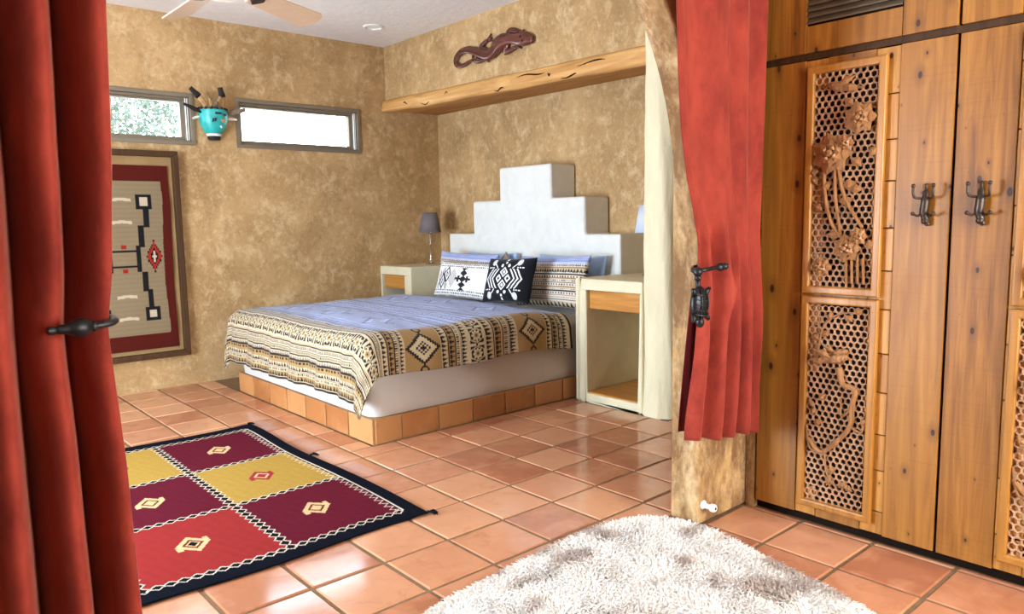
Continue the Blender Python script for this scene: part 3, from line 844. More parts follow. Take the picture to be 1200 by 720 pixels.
p.put((np.abs(U) < .82) & (V > .085) & (V < .915) & (((V*40) % 1) < .5), s2l((118, 102, 77)), .5)
au = np.abs(U)
def rb(u0, u1, v0, v1, c=BK): p.put((au > u0) & (au < u1) & (V > v0) & (V < v1), c)
CR = s2l((178, 162, 138))
rb(.30, .62, .155, .235); rb(.38, .54, .172, .218, CR)
rb(.43, .55, .235, .33); rb(.31, .43, .32, .44); rb(.24, .34, .43, .57); rb(.33, .45, .57, .68); rb(.43, .54, .67, .77)
rb(.35, .66, .765, .84); rb(.43, .58, .782, .823, CR)
p.put((au < .25) & (np.abs(V-.50) < .045) & (np.abs(V-.50) > .036), BK)
rd = s2l((140, 40, 30))
for v0 in (.435, .565): p.put((np.abs(V-v0-.010*np.sign(U)*0) < .012) & (au < .10) & (((au*10) % 1) < .6), rd)
d = np.round(np.abs(au-.61)/.03)*.03/.17+np.round(np.abs(V-.49)/.012)*.012/.085
p.put(d < 1, BK); p.put(d < .85, rd); p.put(d < .5, BK); p.put(d < .3, CR)
for v0 in (.18, .30, .70, .82): p.put((np.abs(au-.0) < .2) & (np.abs(V-v0-.03*au) < .008), CR)
PX = FC+U*RW*(1+.012*np.sin(V*7)); PZ = RZ1-V*(RZ1-RZ0)
grid('woven_rug', np.stack([PX, np.full_like(PX, yb-.020)+.003*np.sin(V*21), PZ], -1), p.c, 'wool', t, thick=.006)

# turquoise mask with feathers
t = empty('wall_mask', (2.475, YB, 2.30)); tag(t, 'turquoise painted mask with dark feathers hung between the high windows', 'mask')
MB().lathe([(.0, -.095), (.066, -.093), (.084, -.072), (.110, -.025), (.124, .03), (.127, .105), (.118, .115), (.0, .115)], (2.475, YB-.002, 2.305), seg=24, arc=PI, ref=(-1, 0, 0)).build('face', 'turq', t, autos=True)
fo = t.children[0]
# the half-round must bulge into the room (-Y)
if sum(v.co.y for v in fo.data.vertices)/len(fo.data.vertices) > YB:
    for v in fo.data.vertices: v.co.y = 2*(YB-.002)-v.co.y
MB().lathe([(.0, -.150), (.048, -.148), (.060, -.125), (.056, -.114), (.0, -.114)], (2.475, YB-.002, 2.305), seg=20, arc=-PI, ref=(-1, 0, 0)).build('chin', 'black_paint', t, autos=True)
MB().lathe([(.0, -.115), (.058, -.114), (.068, -.094), (.0, -.093)], (2.475, YB-.002, 2.305), seg=20, arc=-PI, ref=(-1, 0, 0)).build('chin_band', 'white_plastic', t, autos=True)
cb = [c for c in t.children if c.name.startswith('chin_band')][0]
if sum(v.co.y for v in cb.data.vertices)/len(cb.data.vertices) > YB:
    for v in cb.data.vertices: v.co.y = 2*(YB-.002)-v.co.y
ch = [c for c in t.children if c.name.startswith('chin')][0]
if sum(v.co.y for v in ch.data.vertices)/len(ch.data.vertices) > YB:
    for v in ch.data.vertices: v.co.y = 2*(YB-.002)-v.co.y
def on_face(x, z, e=.004):
    rz = np.interp(z-2.305, [-.093, -.072, -.025, .03, .105], [.066, .084, .110, .124, .127]); dx = x-2.475
    return YB-.002-math.sqrt(max(rz*rz-dx*dx, 0))-e
def mark(name, x0, z0, x1, z1, r, mat): MB().tube([(x0, on_face(x0, z0), z0), ((x0+x1)/2, on_face((x0+x1)/2, (z0+z1)/2), (z0+z1)/2), (x1, on_face(x1, z1), z1)], r, 8).build(name, mat, t, True)
mark('brow', 2.452, 2.380, 2.505, 2.380, .009, 'black_paint'); mark('brow', 2.528, 2.375, 2.556, 2.372, .009, 'black_paint')
mark('eye_mark', 2.432, 2.305, 2.436, 2.335, .007, 'black_paint'); mark('eye_mark', 2.452, 2.31, 2.456, 2.340, .007, 'black_paint')
mark('snout', 2.51, 2.315, 2.53, 2.325, .016, 'feather_tan'); mark('mouth_mark', 2.50, 2.275, 2.515, 2.262, .008, 'white_plastic')
m = MB()
for k in range(9):
    a = PI*k/8; x = 2.475-.118*math.cos(a); y = YB-.002-.116*math.sin(a)
    m.ball((x, y, 2.425), .014, 8)
m.build('rim_beads', 'black_paint', t, True)
def feather(pts, wid, mat, tipmat=None):
    pts = catmull([(x, y, z) for x, y, z in pts], 5); n = len(pts)
    wid *= 1.4
    w = [wid*(.25+.75*math.sin(min(1, i/(n-1)*1.15+.05)*PI*.82)) for i in range(n)]
    cut = int(n*.62)
    fl = (Vector((0, 1, 0)), .2)
    o = MB().tube(pts[:cut+1] if tipmat else pts, w[:cut+1] if tipmat else w, 8, flat=fl).build('feather', mat, t, True)
    if tipmat: MB().tube(pts[cut:], [q*1.25 for q in w[cut:]], 8, flat=fl).build('feather_tip', tipmat, o, True)
ym = YB-.05
feather([(2.42, ym, 2.42), (2.36, ym-.02, 2.50), (2.27, ym-.03, 2.585)], .018, 'feather_tan', 'black_paint')
feather([(2.53, ym, 2.42), (2.545, ym-.02, 2.51), (2.527, ym-.03, 2.61)], .020, 'feather_tan', 'black_paint')
feather([(2.45, ym, 2.42), (2.44, ym-.03, 2.47), (2.42, ym-.05, 2.51)], .012, 'feather_tan')
feather([(2.49, ym, 2.42), (2.50, ym-.03, 2.47), (2.515, ym-.05, 2.53)], .012, 'feather_tan')
feather([(2.475, ym-.03, 2.42), (2.47, ym-.05, 2.45), (2.48, ym-.06, 2.48)], .016, 'feather_grey')
feather([(2.37, ym, 2.385), (2.29, ym-.02, 2.415), (2.205, ym-.03, 2.445)], .013, 'black_paint')
feather([(2.58, ym, 2.385), (2.66, ym-.02, 2.41), (2.745, ym-.03, 2.435)], .017, 'feather_grey')
feather([(2.365, ym+.02, 2.36), (2.32, ym+.01, 2.345), (2.285, ym, 2.33)], .009, 'white_plastic')
feather([(2.585, ym+.02, 2.345), (2.63, ym+.01, 2.35), (2.67, ym, 2.345)], .009, 'white_plastic')

# lizard carving on the soffit; traced in metres on the soffit plane (y decreases to the right in view)
def LZ(px, py):     # plane coordinates of the carving, tenths of the carving's own length
    dx, dy = px-572, py-66
    y = 5.093-.01165*dx+.00001*dx*dx; z = 2.812-.00189*dx-.0069*dy
    return (y, z)
t = None
m = MB()
body = [(623, 47.5), (617, 46.5), (610, 46.5), (603, 46), (596, 46), (589, 48), (583, 53), (578, 60), (572, 64.5), (565, 63.5), (557, 60), (549, 57.5), (541, 59.5), (535, 65.5), (533.5, 73), (537, 77.5), (543, 76.5), (549, 72.5), (554, 69)]
rad = [.026, .050, .058, .046, .048, .064, .070, .056, .046, .040, .036, .032, .030, .028, .026, .022, .018, .014, .007]
P3 = []; R3 = []
cp = catmull([(q[0], q[1], rr_) for q, rr_ in zip(body, rad)], 5)
for q in cp:
    y, z = LZ(q.x, q.y); P3.append((XS-.035, y, z)); R3.append(q.z)
FLX = (Vector((1, 0, 0)), .45)
m.tube(P3, R3, 14, flat=FLX)
def leg(pp, r0):
    pts = [(XS-.022, *LZ(*q)) for q in pp]; pts = catmull(pts, 4); n = len(pts)
    m.tube(pts, [r0*(1-.45*i/(n-1)) for i in range(n)], 8, flat=(Vector((1, 0, 0)), .55))
    for k in (-1, 0, 1):
        e = pts[-1]; d = (pts[-1]-pts[-3]).normalized(); sd = Vector((0, -d.z, d.y))
        m.tube([e-d*.01, e+d*.03+sd*k*.018, e+d*.055+sd*k*.034], [.012, .011, .006], 6)
leg([(598, 46), (594, 39), (598, 35.5), (606, 38.5)], .034); leg([(593, 51), (590, 60), (595, 59.5), (603, 55)], .034)
leg([(572, 62), (563, 55), (567, 49), (571, 46)], .032); leg([(562, 62), (554, 67), (559, 71), (567, 69)], .036)
for px, py in ((611, 43.8), (613, 49.2)): m.ball((XS-.065, *LZ(px, py)), .012, 8)
o = m.build('lizard_carving', 'liz', None, True)
tag(o, 'dark reddish wooden lizard carving with a curled tail on the wall above the beam', 'carving')

# ------------------------------------------------------------------ ceiling
t = empty('ceiling_fan', (1.267, 3.28, ZC)); tag(t, 'cream ceiling fan with beige blades hanging on a rod', 'ceiling fan')
fx, fy, fz = 1.267, 3.28, 2.40
MB().lathe([(.0, ZC), (.07, ZC), (.065, ZC-.05), (.02, ZC-.07), (.0, ZC-.07)], (fx, fy, 0), seg=24).build('canopy', 'fan', t, autos=True)
MB().tube([(fx, fy, ZC-.06), (fx, fy, fz+.12)], .014, 12).build('down_rod', 'fan', t, True)
MB().lathe([(.0, .13), (.05, .13), (.10, .10), (.115, .06), (.115, .015), (.08, -.01), (.05, -.04), (.0, -.045)], (fx, fy, fz), seg=32).build('motor', 'fan', t, autos=True)
for k in range(6):
    a = math.radians(29+60*k); R = Matrix.Rotation(a, 3, 'Z') @ Matrix.Rotation(math.radians(-16), 3, 'X')
    def tr(x, y, z): q = R @ Vector((x, y, z)); return (fx+q.x, fy+q.y, fz+.02+q.z)
    out = [(.20, -.055), (.62, -.075)] + [(.62+.055*math.sin(b), -.075*math.cos(b)) for b in np.linspace(.2, PI-.2, 7)] + [(.62, .075), (.20, .055)]
    bl = MB().prism([tr(x, y, 0) for x, y in out], R @ Vector((0, 0, .007))).build('blade', 'fan_blade', t, bevel=.002)
    MB().prism([tr(x, y, -.006) for x, y in [(.08, -.02), (.20, -.02), (.24, -.045), (.27, 0), (.24, .045), (.20, .02), (.08, .02)]], R @ Vector((0, 0, .006))).build('blade_bracket', 'bronze', bl)
o = MB().lathe([(.0, 0), (.095, 0), (.095, -.008), (.075, -.014), (.07, -.004), (.0, -.004)], (3.755, 6.16, ZC), seg=32).build('recessed_light', 'white_plastic', None, autos=True)
tag(o, 'small white recessed ceiling light trim near the soffit', 'ceiling light')

# ------------------------------------------------------------------ floor rug
RX0, RX1, RY0, RY1 = .60, 1.955, 2.865, 5.06
ru = np.linspace(0, 1, 330); rv = np.linspace(0, 1, 500)
U, V = np.meshgrid(ru, rv, indexing='ij')
x = RX0+U*(RX1-RX0); y = RY0+V*(RY1-RY0)
NAVY = s2l((14, 17, 26)); MAR = s2l((90, 24, 38)); YEL = s2l((166, 134, 62)); RED = s2l((140, 44, 42)); WH = s2l((206, 196, 178)); BLK = s2l((16, 14, 18))
p = Pat(U.shape, NAVY)
bx = [.695, 1.295, 1.865]; by = [2.965, 3.62, 4.27, 4.94]
cols = [[RED, MAR], [MAR, YEL], [YEL, MAR]]
for j in range(3):
    for i in range(2):
        p.put((x > bx[i]) & (x < bx[i+1]) & (y > by[j]) & (y < by[j+1]), cols[j][i])
def zline_h(y0):       # zigzag line running along x with black diamonds
    inb = (x > bx[0]-.01) & (x < bx[2]+.01); w = .020*tri(x/.050)
    d = np.abs(y-y0)
    p.put(inb & (d < w+.007), WH); p.put(inb & (d < w-.001), BLK)
def zline_v(x0):
    inb = (y > by[0]-.01) & (y < by[3]+.01); w = .022*tri(y/.055)
    d = np.abs(x-x0)
    p.put(inb & (d < w+.008), WH); p.put(inb & (d < w), BLK)
for q in by: zline_h(q)
zline_v(bx[1]); zline_v(bx[0])
inb = (y > by[0]) & (y < by[3]); d = x-bx[2]
p.put(inb & (d > -.034) & (d < .012) & (np.round((tri(y/.052)*.034)/.006)*.006 > -d-.001) & ((d*-1) > tri(y/.052)*.034-.007), WH)
p.put(inb & (np.abs(d-.014) < .0035), WH)
for j in range(3):
    for i in range(2):
        cx, cy = (bx[i]+bx[i+1])/2, (by[j]+by[j+1])/2
        xx, yy = x-cx, y-cy
        d = np.abs(xx)/.075+np.abs(yy)/.095
        c1 = s2l((206, 172, 126)); c2 = RED if cols[j][i] is YEL else s2l((96, 52, 34)); 
        if cols[j][i] is YEL: c1, c2 = s2l((150, 50, 54)), s2l((196, 176, 130))
        p.put(d < 1, c1); p.put(d < .62, c2); p.put(d < .42, c1)
        if i == 0 and j == 0: p.put(d < .30, BLK)
        for sg in (-1, 1): p.put((np.abs(xx-sg*.062) < .012) & (np.abs(yy-sg*.030) < .02), c1)
p.c *= (1+.07*fnoise(x*9, y*3, 11, 20))[..., None]
# gently wavy outline and surface
wx = .012*np.sin(y*4.1)*(U-.5)*2; wy = .014*np.sin(x*6.0+1)*(V-.5)*2
zz = .012+.004*fnoise(x, y, 21, 6)+.006*np.exp(-((x-1.92)/.05)**2)*(.5+.5*np.sin(y*7))
P = np.stack([x+wx, y+wy, zz], -1)
t = empty('floor_rug', (1.28, 3.96, 0)); tag(t, 'flat woven rug of maroon, yellow and red squares with a navy border on the tiles', 'rug')
grid('weave', P, p.c, 'wool', t, thick=.008)
M['navy_yarn'] = plain('navy_yarn', NAVY, .95, .1)
for (cx, cy, a0) in ((RX1, RY0, -.6), (RX1, RY1, .7), (RX0, RY0, -2.4), (RX0, RY1, 2.4), (RX1, 4.1, 0)):
    m = MB()
    for k in range(7):
        a = a0+(k-3)*.22; L = .036+.010*math.sin(k*2.2)
        m.tube([(cx-.01*math.cos(a), cy-.01*math.sin(a), .014), (cx+L*.6*math.cos(a), cy+L*.6*math.sin(a), .016), (cx+L*math.cos(a), cy+L*math.sin(a), .006)], [.006, .005, .003], 5)
    m.build('tassel', 'navy_yarn', t, True)

# ------------------------------------------------------------------ shaggy rug
outl = catmull([(2.70, 2.03, 0), (2.745, 1.83, 0), (2.66, 1.49, 0), (2.58, 1.16, 0), (2.44, .86, 0), (2.2, .58, 0), (1.75, .42, 0), (1.3, .50, 0), (1.0, .80, 0), (.95, 1.30, 0), (1.03, 1.80, 0), (1.36, 2.07, 0), (1.85, 2.145, 0), (2.33, 2.18, 0), (2.58, 2.14, 0)], 8, True)
OL = np.array([(q.x, q.y) for q in outl]); OC = np.array([1.85, 1.35])
ang = np.arctan2(OL[:, 1]-OC[1], OL[:, 0]-OC[0]); rad = np.hypot(*(OL-OC).T); od = np.argsort(ang); ang, rad = ang[od], rad[od]
def rmax(th): return np.interp((th+PI) % (2*PI)-PI, np.r_[ang-2*PI, ang, ang+2*PI], np.r_[rad, rad, rad])
t = empty('shag_rug', (1.85, 1.35, 0)); tag(t, 'shaggy off-white rug with grey-brown mottling in front of the arch', 'rug')
th = np.linspace(-PI, PI, 97)[:-1]; kk = np.array([0.02, .3, .6, .85, .96, .985])
TH, KK = np.meshgrid(th, kk, indexing='ij')
hgt = .024*(1-KK**8)+.004
P = np.stack([OC[0]+np.cos(TH)*rmax(TH)*KK, OC[1]+np.sin(TH)*rmax(TH)*KK, hgt], -1)
P[:, -1, 2] = .002
WC, BR = np.array(s2l((250, 246, 238))), np.array(s2l((150, 126, 108)))
def shagcol(x, y, n):
    q = np.clip(.5+1.4*fnoise(x, y, 31, 13)*.6+.6*fnoise(x, y, 33, 30), 0, 1); q = np.clip((q-.56)/.40, 0, 1)
    q = np.clip(q*.75+(n-.75)*.6*(n > .75), 0, 1)[..., None]
    return WC*(1-q)+BR*q
grid('backing', P, shagcol(P[..., 0], P[..., 1], np.zeros(P.shape[:2])), 'shag', t, closed_u=True)
N = 95000
th = RNG.uniform(-PI, PI, N); kq = np.sqrt(RNG.uniform(0, 1, N)); kq = np.where(RNG.uniform(0, 1, N) < .06, RNG.uniform(.95, 1.0, N), kq)
bx_ = OC[0]+np.cos(th)*rmax(th)*kq; by_ = OC[1]+np.sin(th)*rmax(th)*kq; bz_ = .022*(1-kq**8)+.003
la = fnoise(bx_, by_, 41, 16)*3.5+RNG.normal(0, .9, N); ln = RNG.uniform(.018, .036, N)
ew = np.clip((kq-.9)/.1, 0, 1); la = np.where(RNG.uniform(0, 1, N) < ew, th+RNG.normal(0, .5, N), la)
dx, dy = np.cos(la), np.sin(la); w = RNG.uniform(.0016, .0030, N)
sx, sy = -dy*w, dx*w
lift = RNG.uniform(.35, 1.0, N)
b0 = np.stack([bx_, by_, bz_], -1); sd = np.stack([sx, sy, np.zeros(N)], -1)
mid = b0+np.stack([dx*ln*.5, dy*ln*.5, ln*.62*lift], -1); tip = b0+np.stack([dx*ln, dy*ln, ln*.55*lift], -1)
tip[:, 2] = np.maximum(tip[:, 2], .004)
V = np.stack([b0-sd, b0+sd, mid+sd, mid-sd, tip+sd*.4, tip-sd*.4], 1).reshape(-1, 3)
I = np.arange(N)[:, None]*6
F = np.vstack([I+np.array([0, 1, 2, 3]), I+np.array([3, 2, 4, 5])])
C = shagcol(bx_, by_, RNG.uniform(0, 1, N))*RNG.uniform(.82, 1.06, (N, 1))
tag(rawmesh('pile', V, F, np.repeat(np.clip(C, 0, 1), 6, 0), 'shag', t, smooth=False), kind='stuff')

# ------------------------------------------------------------------ curtains
def curtain(name, zl, xl, xr, foldfn, label, n=260, nz=150, ztop=2.80, zbot=.42, mat='velvet'):
    z = np.linspace(ztop, zbot, nz); s = np.linspace(0, 1, n)
    S, Zg = np.meshgrid(s, z, indexing='ij')
    L = np.interp(-Zg, -np.array(zl), xl); R = np.interp(-Zg, -np.array(zl), xr)
    dx, dy, dz = foldfn(S, Zg)
    P = np.stack([L+(R-L)*S+dx, 1.79+dy, Zg+dz], -1)
    t = empty(name, ((xl[0]+xr[0])/2, 1.79, zbot)); tag(t, label, 'curtain', 'rust velvet curtains at the arch')
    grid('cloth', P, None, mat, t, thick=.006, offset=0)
    return t
def smooth(zk, vk):
    return lambda z: np.interp(-z, -np.array(zk), vk)
# right curtain
zl = [2.80, 2.25, 1.95, 1.75, 1.55, 1.38, 1.27, 1.20, 1.14, 1.02, .80, .55, .42]
xl = [2.395, 2.405, 2.420, 2.440, 2.485, 2.55, 2.605, 2.630, 2.635, 2.625, 2.60, 2.560, 2.540]
xr = [3.105, 3.10, 3.095, 3.09, 3.085, 3.08, 3.077, 3.075, 3.073, 3.068, 3.06, 3.055, 3.05]
def ff_right(S, Z):
    tie = np.exp(-((Z-1.19)/.16)**2)
    lo = np.clip((1.15-Z)/.3, 0, 1)
    ph = 2*PI*(1.5*S+.10)
    ph2 = 2*PI*(4.2*S+.3)
    dy = .014*np.sin(ph)*(1-.3*lo)+(.006+.020*lo+.012*(S > .5)*np.sin(PI*np.clip((S-.5)*2, 0, 1)))*np.sin(ph2+.5*Z)
    dx = .010*np.sin(ph2+.9)*lo*np.clip(np.sin(PI*S)*2, 0, 1)
    # one crisp overlapping fold down the middle of the panel
    c = .47+.04*np.clip((2.2-Z), 0, 1)
    step = 1/(1+np.exp(-(S-c)*120))
    up = np.clip((Z-1.0)*3, 0, 1)
    dy = dy-(.050*(1-step)-.025)*up
    # the gathered half is pinched at the tieback and bulges under it
    left = np.exp(-((S-.10)/.20)**2)
    dy = dy-.040*np.exp(-((Z-1.06)/.09)**2)*np.exp(-((S-.30)/.11)**2)+.030*tie*left
    dy = dy+.020*tie*np.sin(2*PI*6*S)*(S < .45)
    dy = dy+.006*fnoise(S*2, Z*1.5, 51, 6)*(.3+lo)
    # narrow stitched hem along the leading edge
    dy = dy-.006*np.exp(-((S-.03)/.02)**2)*np.clip((Z-1.2)*4, 0, 1)
    dy = np.clip(dy, -.09, .085)
    return dx, dy, (.060*(1-S)-.012)*lo+.004*np.sin(S*11)*lo
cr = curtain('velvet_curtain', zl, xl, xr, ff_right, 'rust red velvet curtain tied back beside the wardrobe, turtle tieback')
# inner return of the tied half, a darker lining strip below the tieback
zz = np.linspace(1.06, .485, 60); ss = np.linspace(0, 1, 24)
S_, Z_ = np.meshgrid(ss, zz, indexing='ij')
q = (1.06-Z_)/.575
x = 2.640-.062*q+S_*(.05+.07*q)
grid('lining', np.stack([x, 1.865+.012*np.sin(S_*7+Z_*3), Z_], -1), None, 'velvet_lining', cr, thick=.005, offset=0)
# left curtain
zl = [2.80, 1.90, 1.50, 1.30, 1.19, 1.10, .90, .52, .42]
xrL = [.440, .428, .410, .396, .384, .386, .394, .402, .404]
xlL = [-.30, -.28, -.25, -.23, -.22, -.23, -.25, -.28, -.28]
def ff_left(S, Z):
    tie = np.exp(-((Z-1.19)/.10)**2)
    per = 6.6
    ph = 2*PI*(per*(1-S)-.16)+.25*np.sin(Z*2.2)
    ph = ph-.30*np.sin(ph)
    amp = .070*(1-.25*tie)+.006*np.sin(Z*3+S*8)
    dy = -amp*np.cos(ph)+.007*np.sin(2*ph+.8)
    dx = 0*S
    dy += .008*fnoise(S*4, Z*2, 61, 7)
    pin = tie*np.exp(-((S-.90)/.06)**2)
    return dx, np.clip(dy, -.082, .082)+.012*pin, 0*S
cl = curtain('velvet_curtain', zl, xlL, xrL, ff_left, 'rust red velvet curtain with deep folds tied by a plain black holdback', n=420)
# curtain rod over the arch (above the frame)
t = empty('curtain_rod', (1.4, 1.79, 2.83)); tag(t, 'long black iron curtain rod above the arch', 'curtain rod')
MB().tube([(-.40, 1.79, 2.83), (3.12, 1.79, 2.83)], .014, 12).build('rod', 'iron', t, True)
for x in (-.36, 1.4, 3.09): MB().tube([(x, 1.79, 2.83), (x, 1.899, 2.83)], .010, 8).build('bracket', 'iron', t, True)

# holdbacks
t = empty('curtain_holdback', (.355, 1.70, 1.187)); tag(t, 'plain black iron holdback with bulb finial clasping the curtain with deep folds', 'holdback', 'curtain holdbacks')
ax = Vector((.115, .02, -.002)); 
MB().lathe([(.0, -.055), (.007, -.055), (.009, -.046), (.006, -.040), (.0095, -.034), (.010, -.022), (.0125, -.016), (.018, -.006), (.020, .006), (.017, .018), (.0105, .026), (.012, .030), (.010, .036), (.0, .037)], (.320, 1.700, 1.200), (1, .18, 0), 20).build('finial', 'iron', t, autos=True)
MB().tube(catmull([(.353, 1.706, 1.200), (.372, 1.709, 1.201), (.388, 1.717, 1.203), (.399, 1.740, 1.205), (.400, 1.80, 1.205), (.362, 1.899, 1.203)], 5), [.0075]*26, 10).build('arm', 'iron', t, True)

t = empty('curtain_holdback', (2.68, 1.68, 1.19)); tag(t, 'black iron holdback with hanging turtle ornament beside the wardrobe', 'holdback', 'curtain holdbacks')
yh = 1.685
hx, hz = 2.450, 1.200
MB().tube([(hx, yh+.012, hz-.010), (hx+.05, yh+.004, hz-.004), (hx+.10, yh, hz), (hx+.13, yh, hz+.001)], [.008, .0085, .0085, .0085], 10).build('arm', 'iron', t, True)
MB().lathe([(.0085, -.02), (.015, -.012), (.017, 0), (.012, .012), (.009, .018), (.014, .025), (.014, .032), (.007, .042), (.009, .048), (.0, .055)], (hx+.135, yh, hz+.001), (1, -.06, .03), 16).build('finial', 'iron', t, autos=True)
MB().tube(catmull([(hx, yh+.012, hz-.010), (hx+.02, yh+.05, hz-.010), (2.565, 1.80, hz-.010), (2.67, 1.868, hz-.010), (2.80, 1.885, hz-.010), (2.80, 1.899, hz-.010)], 4), .008, 8).build('wall_arm', 'iron', t, True)
MB().ball((hx, yh+.012, hz-.012), .019, 12).ball((hx-.003, yh+.009, hz-.035), .014, 10).tube([(hx, yh+.012, hz-.03), (hx, yh+.008, hz-.09)], .009, 8).build('hanger', 'iron', t, True)
tz = hz-.135
tu = MB().ball((hx, yh+.004, tz), .060, 18, (.80, .45, 1.15)).build('turtle_shell', 'iron', t, True)
m = MB()
for k in range(5):
    z = tz+.040-.02*k; m.tube(catmull([(hx-.044, yh-.008, z), (hx, yh-.027, z-.006), (hx+.044, yh-.008, z)], 4), .003, 6)
for dx in (-.016, .016): m.tube(catmull([(hx+dx, yh-.014, tz+.060), (hx+dx*1.3, yh-.026, tz+.005), (hx+dx, yh-.014, tz-.060)], 4), .003, 6)
m.build('shell_ridges', 'iron', tu, True)
MB().ball((hx+.002, yh+.002, tz-.073), .018, 10, (1, 1, 1.3)).build('turtle_head', 'iron', t, True)
for sx in (-1, 1):
    MB().tube([(hx+sx*.035, yh+.002, tz+.035), (hx+sx*.055, yh-.006, tz+.060)], [.013, .007], 8).build('turtle_leg', 'iron', t, True)
    MB().tube([(hx+sx*.035, yh+.002, tz-.040), (hx+sx*.052, yh-.006, tz-.067)], [.013, .007], 8).build('turtle_leg', 'iron', t, True)

# door stop at the foot of the arch pillar
t = empty('door_stop', (2.80, YA0, .085)); tag(t, 'small white door stop at the foot of the arch pillar', 'door stop')
MB().lathe([(.0, 0), (.022, 0), (.022, .006), (.013, .012), (.012, .045), (.0, .045)], (2.80, YA0-.001, .092), (0, -1, 0), 18).build('base', 'white_plastic', t, autos=True)
MB().lathe([(.0, .045), (.018, .045), (.019, .062), (.014, .068), (.0, .068)], (2.80, YA0-.001, .092), (0, -1, 0), 18).build('rubber_tip', 'white_plastic', t, autos=True)
MB().lathe([(.0, .066), (.006, .066), (.006, .0695), (.0, .0695)], (2.80, YA0-.001, .092), (0, -1, 0), 12).build('screw', 'iron', t)

# ------------------------------------------------------------------ wardrobe
WX = 3.15; WY1 = 1.845; DW = .80; WZT = 2.78
wd = empty('wardrobe', (WX+.3, 1.0, 0)); tag(wd, 'honey pine built-in wardrobe with carved lattice panels in its tall doors', 'wardrobe')
m = MB(); m.box(WX+.035, XR2-.004, .20, WY1+.04, .0, WZT)
m.build('body', 'dark_void', wd)
MB().box(WX+.004, WX+.034, WY1+.004, YA0-.004, 0, WZT).build('side_trim', 'plaster_arch', wd)
MB().box(WX+.012, WX+.034, .20, WY1, 2.066, 2.092).build('rail', 'dark_wood', wd)

DZ0, DZ1 = .042, 2.062
def mapd(y0):
    return lambda a, b, c: (WX-c, y0-a, b)      # a: right in view, b: up, c: out of the door face
def dbox(mb, L, a0, a1, b0, b1, c0, c1):
    return mb.quadbox([L(a0, b0, c0), L(a1, b0, c0), L(a1, b0, c1), L(a0, b0, c1), L(a0, b1, c0), L(a1, b1, c0), L(a1, b1, c1), L(a0, b1, c1)])

def lattice(L, a0, a1, b0, b1):
    """fretwork of hexagonal rings with a small cross between them"""
    m = MB(); px = .0285; py = px*math.sqrt(3)/2; na = int((a1-a0)/px)+2; nb = int((b1-b0)/py)+2
    R1, R0 = px*.585, px*.425
    for j in range(nb):
        for i in range(na):
            ca = a0+(i+.5*(j % 2))*px; cb = b0+(j+.35)*py
            if ca > a1+.004 or cb > b1 or ca < a0-.004: continue
            base = len(m.v)
            cl = lambda q, lo, hi: min(max(q, lo), hi)
            for rr_, c in ((R1, .0075), (R0, .0050), (R0, -.005)):
                for k in range(6):
                    t_ = PI/6+k*PI/3
                    m.v.append(L(cl(ca+rr_*math.cos(t_), a0, a1), cl(cb+rr_*math.sin(t_), b0, b1), c))
            for k in range(6):
                k2 = (k+1) % 6
                m.f.append((base+k, base+k2, base+6+k2, base+6+k)); m.f.append((base+6+k, base+6+k2, base+12+k2, base+12+k))
    return m
def leafs(m, L, a, b, ang, ln, wd_, c=.012):
    c = c*1.35+.004
    """a thick pointed leaf"""
    d = (math.cos(ang), math.sin(ang)); n_ = (-d[1], d[0])
    q = lambda s, w, cc: L(a+d[0]*s+n_[0]*w, b+d[1]*s+n_[1]*w, cc)
    base = len(m.v)
    m.v += [q(0, 0, c), q(ln*.45, wd_, c-.002), q(ln, 0, c-.003), q(ln*.45, -wd_, c-.002), q(ln*.45, 0, c+.008), q(ln*.45, 0, c-.008)]
    for i in range(4):
        j = (i+1) % 4; m.f += [(base+i, base+j, base+4), (base+j, base+i, base+5)]
def flower(m, L, a, b, R, c=.020):
    for ring, (k_, rr_, cc) in enumerate(((7, R, c), (6, R*.62, c+.010), (4, R*.32, c+.018))):
        for k in range(k_):
            t_ = 2*PI*k/k_+ring*.5
            leafs(m, L, a+.15*R*math.cos(t_), b+.15*R*math.sin(t_), t_, rr_, rr_*.56, cc)
    m.ball(L(a, b, c*1.35+.026), R*.2, 8)
def stem(m, L, pts, r0, r1, c=.018):
    pp = catmull([L(a, b, c) for a, b in pts], 5); n = len(pp)
    m.tube(pp, [r0+(r1-r0)*i/(n-1) for i in range(n)], 8)
def bird(m, L, a, b, S, flip=1, c=.024):
    g = lambda u_, v_, w_=0: L(a+flip*u_*S, b+v_*S, c+w_)
    m.tube(catmull([g(-.75, -.10), g(-.4, -.06), g(0, 0), g(.35, .08), g(.55, .15), g(.68, .14)], 4), [S*.04]+[S*.05]*3+[S*.12]*1+[S*.16]*4+[S*.20]*4+[S*.16]*3+[S*.12]*3+[S*.05]*2, 10)
    m.tube([g(.66, .14), g(.84, .10)], [S*.05, S*.005], 6)
    leafs(m, L, a+flip*.15*S, b+.10*S, PI-.35 if flip > 0 else .35, S*.75, S*.16, c+S*.12)
    leafs(m, L, a-flip*.05*S, b-.04*S, PI+.12 if flip > 0 else -.12, S*.6, S*.13, c+S*.13)

